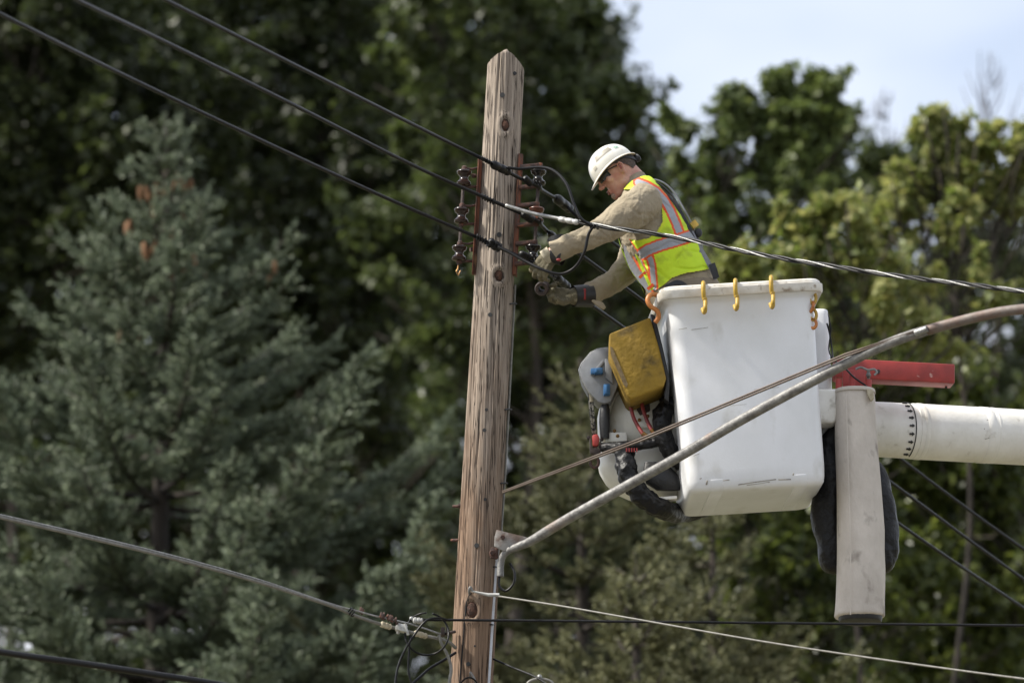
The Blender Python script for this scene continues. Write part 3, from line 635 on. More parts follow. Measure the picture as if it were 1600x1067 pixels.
# bucket mounting and white tube at its right
def column(rows, n=28, disp=None, wc=0.0, e=2.0):
    """rings down the picture: (photo row, left px, right px, half thickness m[, w])"""
    rings = []
    for rw_ in rows:
        y, xl, xr, h = rw_[:4]; w_ = rw_[4] if len(rw_) > 4 else wc
        c = V((xl+xr)/2, y, w_); a = m((xr-xl)/2); ring = []
        for k in range(n):
            t = 2*math.pi*k/n; cx = math.copysign(abs(math.cos(t))**(2/e), math.cos(t)); sy = math.copysign(abs(math.sin(t))**(2/e), math.sin(t))
            ring.append(c + Vector((cx*a, sy*h, 0)))
        rings.append(ring)
    return MB().loft(rings)
b = column([(485, 1268, 1290, .03), (487, 1265, 1293, .05), (495, 1264, 1294, .055), (560, 1266, 1297, .06), (612, 1268, 1300, .06)], wc=-.32, e=3.5); b.build('side_tube', MT['frp'], lift, bevel=.004)
b = MB(); b.prism([(1268, 607), (1315, 607), (1317, 614), (1306, 658), (1300, 661), (1270, 662)], -.28, .08); b.build('mounting_bracket', MT['frp_old'], lift, bevel=.012, seg=3)
b = MB(); b.prism([(1275, 663), (1301, 663), (1278, 686)], -.2, -.02); b.build('gusset', MT['greybox'], lift, bevel=.004)
# boom
b1, b0_ = V(1340, 669, -.42), V(1340, 669, -.42) + Vector((3.2, 1.1, .08))
db = (b0_ - b1).normalized(); br0 = m(44.5)
def bx(px):
    lo, hi = 0, 3.3
    for _ in range(40):
        md = (lo+hi)/2; p = b1 + db*md
        q = 800 + FPX*p.x/((p.y*cp + (p.z-CAMZ)*sp))
        if q < px: lo = md
        else: hi = md
    return lo
bm_ = MB(); bm_.ring([(b1, br0*.98), (b1 + db*bx(1424), br0*.985), (b1 + db*bx(1424.5), br0*1.0), (b1 + db*3.4, br0*1.0)], db, 64)
boom = bm_.build('boom', MT['frp_old'], lift, sharp=40)
for (xa, xb, k) in ((1430, 1437, 1.012), (1528, 1541, 1.012), (1545, 1549, 1.008)):
    b = MB(); b.ring([(b1 + db*bx(xa), br0*.99), (b1 + db*(bx(xa)+.004), br0*k), (b1 + db*bx(xb), br0*k), (b1 + db*(bx(xb)+.004), br0*.99)], db, 64); b.build('collar_band', MT['frp_old'], boom, sharp=40)
pu = Vector((0, 0, 1)); pw = db.cross(pu).normalized(); pu = pw.cross(db).normalized()
def on_boom(px, ang, k=1.002):
    c = b1 + db*bx(px); return c + (pw*math.cos(ang) + pu*math.sin(ang))*br0*k
b = MB(); b.tube([on_boom(1415, a, 1.001) for a in np.linspace(R(-78), R(75), 26)], .0028, 5); b.build('marking_line', MT['ink'], boom, sharp=180)
for a in np.linspace(R(-70), R(66), 9):
    p = on_boom(1413, a, 1.0); nrm = (p - (b1 + db*bx(1413))).normalized(); tan = db.cross(nrm)
    b = MB(); q = [p - db*.028 + tan*.004, p - db*.014 + tan*.004, p - db*.014 + tan*.009, p - db*.002, p - db*.014 - tan*.009, p - db*.014 - tan*.004, p - db*.028 - tan*.004]
    b.add([v + nrm*.0035 for v in q] + [v - nrm*.002 for v in q], [tuple(range(7)), tuple(reversed(range(7, 14)))] + [(i, (i+1) % 7, 7+(i+1) % 7, 7+i) for i in range(7)])
    b.build('arrow_mark', MT['ink'], boom)
b = MB(); q = [on_boom(1526 + dx, R(a), 1.004) for dx, a in ((0, 20), (10, 24), (12, 5), (8, -18), (-4, -22), (-6, 0))]; b.add(q, [tuple(range(6))]); b.build('worn_patch', mat('worn_patch', '9c978e', '5f5a54', 60, .9), boom, sharp=None)
# link behind the bucket to the elbow
MB().tube([V(1300, 672, -.5), V(1020, 690, -.5)], .09, 24).build('link_tube', MT['frp_old'], lift, bevel=.004)
# elbow housings
el = column([(609, 975, 1050, .06, -.2), (613, 964, 1056, .12, -.2), (622, 956, 1060, .15, -.2), (636, 951, 1062, .165, -.2), (660, 948, 1064, .17, -.2), (690, 950, 1064, .16, -.2), (700, 952, 1060, .13, -.2)], e=2.6)
hous = el.build('upper_housing', MT['white_pl'], lift, sharp=60)
b = column([(612, 958, 975, .05, -.12), (622, 944, 964, .08, -.12), (635, 937, 957, .09, -.12), (655, 933, 952, .09, -.12), (680, 934, 953, .09, -.12), (697, 940, 958, .06, -.12)], e=2.4); b.build('housing_lip', MT['white_pl'], hous, sharp=60)
b = column([(628, 941, 950, .02, .00), (640, 937, 953, .02, .01), (660, 936, 953, .02, .01), (685, 938, 952, .02, .00)], 16); b.build('opening', MT['black_rub'], hous)
b = column([(698, 945, 1060, .10, -.2), (706, 938, 1064, .15, -.2), (720, 933, 1066, .18, -.2), (738, 936, 1066, .19, -.2), (755, 946, 1066, .18, -.2), (768, 960, 1066, .16, -.2), (777, 978, 1064, .12, -.2), (781, 1000, 1056, .06, -.2)], e=2.3)
belly = b.build('lower_housing', MT['white_pl'], lift, sharp=60)
b = column([(722, 1008, 1040, .01, .0), (740, 1004, 1058, .02, .01), (756, 1010, 1066, .02, .01), (766, 1026, 1062, .015, .0)], 20); b.build('opening', MT['black_rub'], belly)
b = MB(); b.prism([(995, 620), (1014, 618), (1016, 640), (1011, 648), (1000, 649), (995, 640)], -.06, -.025); b.build('slot', MT['steel_dark'], hous, bevel=.004)
b = MB(); b.prism([(947, 675), (979, 675), (980, 690), (947, 690)], -.06, -.01); b.prism([(993, 652), (1018, 641), (1024, 650), (1022, 668), (994, 668)], -.06, -.015); b.build('cover_plate', MT['white_pl'], hous, bevel=.004)
for (x, y) in ((960, 673), (965, 681), (999, 656), (1012, 650)):
    MB().ball(V(x, y, -.01), m(2.8)).lathe(V(x, y, -.02), V(x, y, -.008), [(0, m(3)), (1, m(3))], 6).build('bolt', MT['brass'], hous)
def cloth_tube(pts, rads, name, mt, parent, wr=.008, nf=20, n=24, seed=0):
    P = [V(*p) for p in catmull(pts, 8)]
    rr = np.interp(np.linspace(0, 1, len(P)), np.linspace(0, 1, len(rads)), rads)
    b = MB(); b.tube(P, list(rr), n)
    return b.build(name, mt, parent, sharp=180, subd=1, disp=lambda c: .55*wr*(abs(mn.noise(c*nf + Vector((seed, 0, 0))))*2 - .5) + wr*.5*mn.noise(c*nf*2.3))
cloth_tube([(976, 700, .06), (978, 722, .08), (986, 752, .09), (1010, 781, .07), (1040, 797, -.02), (1068, 802, -.36), (1110, 792, -.45)], [.045, .05, .05, .048, .045, .04], 'hose_sleeve', MT['vinyl'], lift, .012)
cloth_tube([(1052, 626, .05), (1040, 640, .07), (1034, 660, .08), (1040, 690, .08), (1052, 712, .05), (1066, 725, 0)], [.035, .042, .044, .044, .04, .04], 'hose_sleeve', MT['vinyl'], lift, .010)
cloth_tube([(938, 699, .0), (960, 699, .05), (1000, 695, .07), (1034, 690, .06), (1050, 688, 0)], [.022, .028, .024, .022, .02], 'hose_sleeve', MT['vinyl'], lift, .005)
for pts in ([(980, 610, .02), (984, 630, .03), (991, 655, .05), (1004, 677, .08), (1012, 684, .08)], [(998, 606, .02), (1001, 622, .03), (1007, 647, .05), (1018, 671, .08), (1028, 682, .08)]):
    MB().tube([V(*p) for p in catmull(pts, 6)], m(3), 10).build('hydraulic_hose', MT['red_hose'], lift, sharp=180)
    MB().tube([V(*pts[-2]), V(*pts[-1])], m(4), 8).build('hose_fitting', MT['brass'], lift)
b = MB()
for i, x in enumerate((979, 983, 987, 991, 995)): b.box(V(x, 703, .115), (m(2), .01, m(6)))
b.build('red_mark', MT['red_tag'], lift)
b = MB(); b.prism([(1019, 640), (1028, 634), (1031, 642), (1029, 658), (1023, 662), (1020, 652)], -.03, .0); b.prism([(1030, 620), (1044, 616), (1048, 626), (1040, 634), (1031, 630)], -.04, -.01); b.build('clip', MT['black_rub'], hous, bevel=.003)
b = MB(); b.prism([(1004, 771), (1030, 776), (1058, 774), (1058, 779), (1030, 781), (1006, 777)], -.02, .03); b.build('trim', MT['frp_old'], belly, bevel=.003)
# grey control box
gx = thing('control_box', V(939, 600, 0), 'grey metal box with two blue latches hanging left of the yellow box', 'box')
out = [(950, 544), (934, 546), (924, 551), (910, 568), (906, 578), (909, 592), (921, 613), (934, 627), (944, 630), (954, 627), (964, 606), (967, 596), (962, 570), (955, 548)]
b = MB(); b.prism(out, -.10, .05); body = b.build('case', MT['greybox'], gx, bevel=.004, seg=2)
o2 = [(V(x, y, .06) + Vector((0, 0, 0))) for x, y in out]
MB().tube([V(x + (x-936)*.03, y, .0) for x, y in out[:9]], .006, 8).build('seal', MT['black_rub'], gx)
MB().tube([V(x + (x-936)*.03, y, .03) for x, y in out[:9]], .005, 8).build('lid_edge', MT['alu'], gx)
b = MB(); b.prism([(922, 585), (942, 562), (945, 566), (928, 588)], .05, .062); b.prism([(945, 560), (955, 562), (958, 600), (946, 590)], .05, .066); b.build('raised_panel', MT['greybox'], gx, bevel=.003)
for (xa, ya, xb, yb) in ((923, 575, 942, 584), (943, 600, 953, 617)):
    b = MB(); b.prism([(xa, ya), (xb, ya-1), (xb+.5, yb-1), (xa, yb)], .05, .085); b.prism([((xa+xb)/2-3, ya+1), ((xa+xb)/2+2, ya+1), ((xa+xb)/2+2, yb-2), ((xa+xb)/2-3, yb-2)], .08, .10); b.build('latch', MT['blue'], gx, bevel=.004)
# winch line with red block
wl = thing('winch_line', V(928, 722, .02), 'short two-strand line ending in a red hook block and ring, hanging from the grey box', 'hook line')
for dx in (-1.8, 2.2): MB().tube([V(922 + dx, 612, .0), V(925 + dx, 650, .0), V(929 + dx, 682, .0)], m(2), 7).build('rope', MT['rope'], wl, sharp=180)
MB().lathe(V(923, 612, 0), V(924, 628, 0), [(0, m(4)), (1, m(3.6))], 10).build('rope_end', MT['leather_light'], wl)
b = MB(); b.prism([(925, 679), (934, 677), (937, 684), (935, 696), (926, 697)], -.025, .035); b.build('block', MT['red'], wl, bevel=.008)
b = MB(); b.prism([(921, 684), (924, 684), (925, 700), (936, 700), (938, 684), (940, 684), (939, 704), (932, 711), (922, 706)], -.03, .028); b.ball(V(920, 684, 0), m(3.4)); b.ball(V(940, 687, 0), m(3)); b.build('shackle', MT['steel_dark'], wl, bevel=.003)
b = MB(); b.tube([V(929 + 6.5*math.cos(t), 722 + 8.5*math.sin(t), 0) for t in np.linspace(R(-60), R(255), 18)], m(2.4), 8); b.build('ring', MT['rust'], wl, sharp=180)
# yellow box
yb = thing('tool_bucket', V(995, 620, .05), 'worn yellow box hanging at the left side of the white bucket', 'tool box')
b = MB(); b.prism([(952, 521), (984, 508), (1016, 495), (1029, 540), (1041, 590), (1037, 603), (1010, 614), (986, 624), (979, 617), (965, 583), (951, 552)], -.08, .22)
b.build('box', MT['yellow_box'], yb, bevel=.011, seg=3)
b = MB(); b.prism([(953, 541), (957, 543), (981, 600), (979, 606), (974, 600), (955, 556)], .215, .2225); b.build('side_label', mat('label_dull', '5a4a30', '7c6a4a', 60, .8), yb)
b = MB(); b.prism([(1016, 490), (1023, 492), (1035, 540), (1046, 590), (1045, 628), (1038, 622), (1041, 592), (1028, 540)], -.02, .19); b.build('flap', MT['black_rub'], yb, bevel=.003)
# hooks on the rim
def shook(x, ytop, k, mt, label, ln=46):
    p = lambda X, Y_, w: V(X, Y_, w)
    t = thing('rim_hook', V(x, ytop, .36), label, 'hook', 'plastic hooks on the bucket rim')
    w0 = .375
    pts = [(x+1, ytop+10, .30), (x, ytop+3, .31), (x, ytop, .34), (x, ytop+2, w0+.005), (x, ytop+12, w0+.012), (x+1, ytop+24, w0), (x+3, ytop+28, w0-.0), (x+3, ytop+38, w0+.02), (x+2.5, ytop+ln-2, w0+.005), (x+1, ytop+ln, w0-.02), (x-1, ytop+ln-6, w0-.03)]
    MB().tube([V(*q) for q in catmull(pts, 5)], m(3.4), 10).build('hook', mt, t, sharp=180)
    b = MB(); b.ball(V(x+2, ytop+25, w0), m(4)); b.build('joint', mt, t)
shook(1099, 442, 1, MT['yellow_pl'], 'yellow plastic hook on the front rim of the white bucket, nearest the worker')
shook(1149, 438, 1, MT['yellow_pl'], 'yellow plastic hook in the middle of the front rim of the white bucket', 45)
shook(1205, 433, 1, MT['yellow_pl'], 'yellow plastic hook on the front rim of the white bucket, nearest the right corner', 47)
t = thing('rim_hook', V(1020, 480, .2), 'worn orange hook over the left corner of the white bucket, above the yellow box', 'hook', 'plastic hooks on the bucket rim')
MB().tube([V(*q) for q in catmull([(1031, 462, .25), (1018, 460, .27), (1012, 468, .28), (1016, 478, .28), (1027, 486, .27), (1029, 496, .26), (1024, 504, .25)], 6)], m(3.8), 10).build('hook', MT['orange_pl'], t, sharp=180)
def link_(cx, cy, w_, mt, t, rx=6, ry=10, tilt=0, fl=0):
    P = []
    for a in np.linspace(0, 2*math.pi, 20):
        x = rx*math.cos(a); y = ry*math.sin(a); dw = 0
        if fl: dw = m(x); x = x*.35
        P.append(V(cx + x*math.cos(tilt) - y*math.sin(tilt), cy + x*math.sin(tilt) + y*math.cos(tilt), w_ + dw))
    MB().tube(P, m(2.6), 9, cap=False).build('chain_link', mt, t, sharp=180)
t = thing('plastic_chain', V(1269, 513, .2), 'short yellow and orange plastic chain at the right corner of the bucket', 'chain')
link_(1270, 466, .25, MT['yellow_pl'], t, 5, 9); link_(1268, 480, .25, MT['orange_pl'], t, 6, 8, .3, 1); link_(1270, 491, .25, MT['yellow_pl'], t, 5.5, 9, -.2); link_(1270, 506, .25, MT['orange_pl'], t, 5.5, 7)
# red jib and tool holders
jb = thing('jib_beam', V(1395, 600, -.2), 'red square metal beam sticking out to the right above the white boom', 'beam')
b = MB(); P = [V(1301, 571, -.2), V(1489, 576, -.34)]
rj = Matrix.Rotation(R(7), 3, 'Z') @ Matrix.Rotation(R(1.4), 3, 'Y'); cj = V(1396, 583, -.27)
b.box(cj, (m(188)/.99, .11, m(31)), rj); o = b.build('beam', MT['red'], jb, bevel=.006)
q = V(1372, 581, -.198); MB().lathe(q, q + Vector((0, -.012, 0)), [(0, m(3.2)), (1, m(3.2))], 14).build('hole', MT['ink'], jb)
q = V(1478, 602, -.33); MB().lathe(q + Vector((0, 0, -.0)), q + Vector((0, -.01, -.012)), [(0, m(2)), (1, m(2))], 10).build('hole', MT['ink'], jb)
hd = thing('tool_holder', V(1335, 612, .0), 'red tool holder tubes holding small tools above the canvas tube', 'tool holder')
for (xa, xb, y0, y1) in ((1306, 1315, 593, 614), (1327, 1336, 586, 612), (1352, 1362, 593, 612)):
    MB().lathe(V((xa+xb)/2, y0, .0), V((xa+xb)/2, y1, .0), [(0, m(4.6)), (.1, m(5)), (1, m(5))], 14).build('tube', MT['red'], hd)
b = MB(); b.prism([(1317, 578), (1352, 576), (1352, 608), (1317, 608)], -.12, -.08); b.build('back_plate', MT['red'], hd, bevel=.004)
b = MB(); b.tube([V(*p) for p in catmull([(1337, 577, .02), (1345, 574, .02), (1356, 578, .02), (1366, 577, .02), (1370, 582, .02), (1366, 586, .02)], 4)], m(1.8), 7); b.tube([V(1357, 578, .02), V(1357, 598, .0)], m(2.6), 8); b.ball(V(1357, 586, .02), m(4)); b.build('wrench', MT['galv'], hd, sharp=60)
MB().tube([V(*p) for p in catmull([(1292, 505, -.2), (1296, 520, -.2), (1300, 545, -.18), (1303, 562, -.1), (1320, 575, 0), (1335, 590, .04), (1352, 602, .05), (1360, 611, .05)], 5)], m(1.5), 6).build('cord', MT['cable_black'], hd, sharp=180)
MB().tube([V(*p) for p in catmull([(1294, 490, -.2), (1298, 515, -.2), (1295, 545, -.2), (1300, 560, -.1)], 5)], m(1.2), 6).build('cord', MT['cable_black'], hd, sharp=180)
# canvas tube
ct = thing('canvas_tube', V(1344, 966, .05), 'long dirty off-white canvas tube hanging vertically beside the bucket', 'tool tube')
rows = [(608, 1318, 1352, .02), (609.5, 1306, 1364, .08), (613, 1303, 1366, .095), (640, 1304, 1367, .10), (720, 1306, 1373, .105), (800, 1308, 1380, .11), (860, 1308, 1383, .112), (920, 1307, 1383, .112), (955, 1306, 1382, .112), (962, 1304, 1383, .115), (966, 1306, 1381, .112)]
ct_o = column(rows, 40, e=2.3, wc=.05).build('canvas', MT['canvas'], ct, sharp=60, disp=lambda c: .004*mn.noise(c*7) + .002*mn.noise(c*22), subd=1)
column([(960, 1309, 1379, .106), (972, 1312, 1377, .10)], 36, wc=.05, e=2.3).build('base', MT['black_rub'], ct, bevel=.006)
MB().tube([V(1322, 616, .155), V(1325, 720, .165), V(1329, 850, .172), V(1329, 960, .172)], m(.9), 6).build('seam', MT['canvas'], ct)
column([(610, 1304, 1367, .1), (616, 1303, 1368, .102)], 36, wc=.05, e=2.3).build('hem', MT['canvas'], ct, bevel=.003)
b = MB(); b.prism([(1354, 607), (1364, 608), (1366, 622), (1361, 626), (1356, 617)], .13, .16); b.build('tie', MT['leather_light'], ct, bevel=.004)
wr = lambda s, a=.014: (lambda c: a*(abs(mn.noise(Vector((c.x*7+s, c.y*5, c.z*5))))*2 - .5) + .004*mn.noise(c*25))
cv = thing('vinyl_cover', V(1290, 895, -.08), 'black vinyl cover hanging between the bucket and the canvas tube', 'cover', 'black covers hanging by the canvas tube')
column([(661, 1290, 1315, .05), (680, 1277, 1318, .07), (730, 1276, 1320, .08), (775, 1272, 1320, .09), (790, 1263, 1320, .09), (815, 1266, 1320, .085), (850, 1276, 1320, .08), (885, 1283, 1318, .07), (898, 1290, 1314, .04)], 36, wc=-.08, e=2.5).build('cover', MT['vinyl'], cv, sharp=180, subd=2, disp=wr(1))
cv = thing('vinyl_cover', V(1390, 893, -.08), 'black vinyl cover bulging out to the right behind the canvas tube', 'cover', 'black covers hanging by the canvas tube')
column([(712, 1352, 1368, .03), (725, 1350, 1377, .06), (750, 1350, 1390, .08), (795, 1350, 1402, .09), (830, 1350, 1406, .09), (862, 1350, 1407, .09), (885, 1352, 1400, .08), (896, 1356, 1388, .05)], 36, wc=-.1, e=2.4).build('cover', MT['vinyl'], cv, sharp=180, subd=2, disp=wr(5))

# ------------------------------------------------------------------ the worker
man = thing('person', bl(-.12, 0, .036), 'worker in white hard hat and yellow safety vest, leaning out of the bucket', 'person')
FBr = [((986, 284), (1007, 275), .062), ((978, 296), (1014, 281), .10), ((968, 314), (1025, 293), .165), ((964, 338), (1043, 313), .19), ((968, 366), (1063, 339), .19), ((977, 395), (1082, 371), .185), ((990, 420), (1099, 400), .18), ((1004, 444), (1114, 428), .175), ((1014, 468), (1127, 456), .175), ((1030, 495), (1135, 490), .17)]
def torso_rings(off=0.0, t_lo=0.0, t_hi=1.0, n=48, steps=44, bs=1.0):
    P = catmull([(f[0], f[1], b_[0], b_[1], h) for f, b_, h in FBr], 6); N = len(P) - 1; out = []
    for s_ in np.linspace(t_lo*N, t_hi*N, steps):
        i = min(int(s_), N-1); f = s_ - i; q = P[i]*(1-f) + P[i+1]*f
        F, B = V(q[0], q[1]), V(q[2], q[3]); c = (F+B)/2; a = (B-F)/2; al = a.length; ad = a/al; h = q[4]*bs
        ring = []
        for k in range(n):
            t = 2*math.pi*k/n; cx = math.copysign(abs(math.cos(t))**.85, math.cos(t)); sy = math.copysign(abs(math.sin(t))**.85, math.sin(t))
            ring.append(c + ad*cx*(al + off) + Vector((0, 1, 0))*sy*(h + off))
        out.append(ring)
    return out
# head frame
ho = V(967, 271, 0)
HF = Matrix(((-.788, 0, -.616), (0, -1, 0), (-.616, 0, .788))).transposed()
HR = HF @ Matrix.Rotation(R(-4), 3, 'X') @ Matrix.Rotation(R(3), 3, 'Z')
def H(x, y, z): return ho + HR @ Vector((x, y, z))
HS = [(.125, .02, -.04, .025), (.118, .05, -.07, .045), (.098, .075, -.088, .064), (.07, .088, -.096, .074), (.045, .0935, -.099, .0775), (.028, .090, -.099, .0775), (.01, .0875, -.096, .076), (-.01, .089, -.09, .073), (-.03, .090, -.08, .069), (-.05, .091, -.068, .064), (-.07, .091, -.055, .057), (-.085, .088, -.03, .048), (-.098, .075, .0, .034)]
def head_rings(off=0, zr=(-1, 1), n=40):
    out = []
    P = catmull([np.array(h) for h in HS], 4)
    for z, xf, xb, hw in P:
        if not zr[0] <= z <= zr[1]: continue
        c = (xf+xb)/2; a = (xf-xb)/2 + off; ring = []
        for k in range(n):
            t = 2*math.pi*k/n; ct_, st = math.cos(t), math.sin(t)
            e = .92; wdt = (hw + off) * (1 - .16*max(0, ct_)**2)   # narrower at the face
            ring.append(H(c + math.copysign(abs(ct_)**e, ct_)*a, math.copysign(abs(st)**e, st)*wdt, z))
        out.append(ring)
    return out
def hand(b, wr_, d, nrm, r=1.0, curl=(35, 45, 35), spread=4, th=(35, 25), sc=1.0, grow=0.0):
    d = d.normalized(); nrm = (nrm - d*nrm.dot(d)).normalized(); s = nrm.cross(d).normalized() * r
    # palm
    L_ = .088*sc
    for o_ in (-.026, -.009, .009, .026):
        b.limb([wr_ + s*o_*.5, wr_ + d*L_ + s*o_*1.12], [.017+grow, .0155+grow], 10)
    Ls = {.034: (.040, .026, .022), .0115: (.046, .030, .024), -.0115: (.042, .028, .023), -.033: (.032, .022, .020)}
    fr = {.034: .0098, .0115: .0102, -.0115: .0098, -.033: .0088}
    for j, (o_, ls) in enumerate(Ls.items()):
        p = wr_ + d*L_*(1.0 - .06*abs(o_)/.03) + s*o_; pts = [p - d*.015, p]; a = 0
        sp_ = s*math.sin(R(spread*(o_/.02)))
        for i in range(3):
            a += R(curl[i] * (1 + .12*j)); p = p + ((d*math.cos(a) + nrm*math.sin(a)) + sp_).normalized()*ls[i]*sc; pts.append(p)
        q = fr[o_] + grow; b.limb(pts, [q*1.05, q*1.05, q, q*.92, q*.8], 10)
    # thumb leaves the side of the palm near its base
    p = wr_ + d*.022 + s*.022; dd = (d*math.cos(R(th[0])) + s*math.sin(R(th[0])) + nrm*.35).normalized(); q1 = p + dd*.045*sc
    d2 = (d*math.cos(R(th[1])) + s*.25 + nrm*.75).normalized(); q2 = q1 + d2*.032*sc; q3 = q2 + (d2 + nrm*.5 - s*.2).normalized()*.026*sc
    b.limb([p, q1, q2, q3], [.016+grow, .0125+grow, .011+grow, .009+grow], 10)
LA = [V(1006, 318, .17), V(985, 332, .235), V(938, 362, .27), V(905, 378, .245), V(862, 396, .20)]
RA = [V(1012, 330, -.17), V(998, 372, -.23), V(984, 418, -.20), V(950, 446, -.12), V(898, 463, -.02)]
LH = (V(866, 396, .20), (V(845, 420, .17) - V(866, 396, .20)), Vector((.25, 1, -.1)), 1)
RH = (V(896, 463, -.02), (V(850, 461, .0) - V(896, 463, -.02)), Vector((0, -1, .35)), 1)
# whole body, one surface
b = MB()
b.loft(head_rings())
b.ball(H(.100, 0, .012), .012, (1, .75, 2.0), HR); b.ball(H(.113, 0, -.006), .0145, (1, .9, .9), HR); b.ball(H(.104, .010, -.010), .009); b.ball(H(.104, -.010, -.010), .009)
b.ball(H(.096, 0, .048), .014, (.8, 3.4, .6), HR)                       # brow
b.ball(H(.094, 0, -.040), .009, (1, 2.2, .7), HR); b.ball(H(.093, 0, -.053), .009, (1, 2.0, .7), HR)  # lips
b.ball(H(.082, 0, -.082), .018, (1, 1.2, .9), HR)                         # chin
for s_ in (1, -1):
    b.ball(H(.062, s_*.048, .0), .020, (1, .8, 1), HR)                      # cheekbone
    b.ball(H(.0, s_*.055, -.058), .022, (1.6, .7, 1), HR)                  # jaw
    b.ball(H(.081, s_*.032, .024), .0125)                                   # eyeball under the lid
    er = HR @ Matrix.Rotation(R(-12), 3, 'Y')
    b.ball(H(-.008, s_*.079, .004), .016, (1.0, .32, 1.9), er); b.ball(H(-.012, s_*.084, .012), .013, (1.1, .3, 1.5), er)
b.tube([H(-.03, 0, -.02), H(-.035, 0, -.07), V(992, 296, 0), V(1004, 312, 0)], [.060, .062, .066, .09], 24)
b.loft(torso_rings(-.014, .0, 1.0, bs=.94))
b.limb(LA, [.075, .066, .048, .042, .030], 16); b.limb(RA, [.075, .062, .050, .042, .030], 16)
hand(b, *LH[:3], LH[3], curl=(14, 34, 24), spread=7, th=(30, 12)); hand(b, *RH[:3], RH[3], curl=(28, 52, 40), th=(40, 15))
fl = .036
def leg(b, s_, g=0.0, foot=True):
    hip = V(1082, 486, s_*.095); kn_ = bl(-.13 , -s_*.10, .52); an = bl(-.12, -s_*.11, fl + .085)
    b.limb([hip, hip.lerp(kn_, .5) + Vector((-.0, 0, 0)), kn_, kn_.lerp(an, .4), an], [.098+g, .085+g, .060+g, .056+g, .042+g], 18)
    if foot: b.limb([an, bl(-.10, -s_*.11, fl+.05), bl(-.22, -s_*.12, fl+.035)], [.036+g, .042+g, .034+g], 12)
for s_ in (1, -1): leg(b, s_)
body = b.build('body', MT['skin'], man, remesh=.0045, smooth=1, sharp=180)
# nicer ear fold, lips, beard
b = MB(); 
er = HR @ Matrix.Rotation(R(-12), 3, 'Y')
b.tube([H(.0, .088, -.018), H(-.014, .091, -.004), H(-.020, .093, .014), H(-.012, .093, .030), H(.0, .090, .028), H(.004, .088, .016)], [.003, .0035, .004, .004, .0035, .003], 8); b.build('ear_rim', MT['skin'], body, sharp=180)
MB().ball(H(-.005, .0875, .008), .006, (1, .35, 1.9), er).build('ear_hollow', MT['lip'], body, sharp=180)
b = MB(); b.ball(H(.1015, 0, -.041), .0045, (1, 3.6, .9), HR); b.ball(H(.101, 0, -.052), .0055, (1, 3.2, .9), HR); b.build('lips', MT['lip'], body, sharp=180)
b = MB(); b.ball(H(.0885, 0, -.075), .0135, (1, 1.7, 1.3), HR); b.build('beard', MT['beard'], body, sharp=180)
# hair: band round the back and sides of the head
P = catmull([np.array(h) for h in HS], 4); b = MB(); outer = []; inner = []
zz = [p for p in P if -.052 <= p[0] <= .09]
for z, xf, xb, hw in zz:
    c = (xf+xb)/2; a = (xf-xb)/2; ro, ri = [], []
    lim = 62 + 38*max(0, min(1, (z+.01)/.06)) if z > -.01 else 62 - 30*min(1, (-.01 - z)/.042)
    lim = max(20, lim)
    for k in range(41):
        t = R(180 - lim + 2*lim*k/40)
        for lst, of in ((ro, .0035 + .001*mn.noise(Vector((k, z*90, 0)))), (ri, -.002)):
            ct_, st = math.cos(t), math.sin(t); lst.append(H(c + math.copysign(abs(ct_)**.92, ct_)*(a+of), math.copysign(abs(st)**.92, st)*(hw+of), z))
    outer.append(ro); inner.append(ri)
b.loft(outer, closed=False); b.build('hair', MT['hair'], body, sharp=180, fix=False)
# hard hat
hat = MB()
def dome(t, s, of=0):
    """t around, s 0 at the brim to 1 at the crown"""
    k = (1 - s**2.35)**(1/2.15) if s < 1 else 0
    base_z = .030 + .021*math.sin(t)**2
    x = .007 + math.cos(t)*(.115+of)*k; y = math.sin(t)*(.103+of)*k; z = base_z + (.149 + of - base_z)*s
    rg_ = .004*math.exp(-(y/.010)**2)*min(1, s*3) if math.cos(t) > -2 else 0
    return H(x, y, z + rg_*.8)
n = 64; R1 = [[dome(2*math.pi*k/n, s) for k in range(n)] for s in list(np.linspace(0, .9, 16)) + [.95, .98, .995]]
R2 = [[dome(2*math.pi*k/n, s, -.003) for k in range(n)] for s in list(np.linspace(0, .9, 16)) + [.95, .98, .995]]
hat.loft(list(reversed(R2)) + R1, cap=False)
hat.add(R1[-1], [tuple(range(n))]); hat.add(R2[-1], [tuple(range(n))])
hat_o = hat.build('hard_hat', MT['helmet'], man, sharp=60)
def brim(t, f, dz=0):
    e = .010 + .024*max(0, math.cos(t))**3 + .004*max(0, -math.cos(t))
    base_z = .030 + .021*math.sin(t)**2
    x = .007 + math.cos(t)*(.114 + e*f); y = math.sin(t)*(.102 + e*f*.9)
    return H(x, y, base_z - f*e*(.38 + .12*max(0, math.cos(t))**3) + dz)
rg_ = [[brim(2*math.pi*k/n, f, dz) for k in range(n)] for f, dz in ((0, .003), (.5, .003), (.95, .002), (1.0, .0), (.95, -.002), (.5, -.001), (-.05, -.001))]
b = MB(); b.loft(rg_, cap=False); b.build('brim', MT['brim'], hat_o, sharp=60)
rg_ = [[brim(2*math.pi*k/n, f, dz) for k in range(n)] for f, dz in ((-.02, .0045), (.5, .0045), (.97, .0032), (1.02, .0015), (1.0, .0008))]
b = MB(); b.loft(rg_, cap=False); b.build('brim_top', MT['helmet'], hat_o, sharp=60)
b = MB(); rings = []
for z0, of in ((0, .006), (0, .010), (1, .010), (1, .006)):
    ring = []
    for k in range(n):
        t = 2*math.pi*k/n; bz = .034 + .016*math.sin(t)**2 - .040*max(0, -math.cos(t))**2
        ring.append(H(-.003 + math.cos(t)*(.0965+of*.8), math.sin(t)*(.078+of), bz + z0*.030 - .006))
    rings.append(ring)
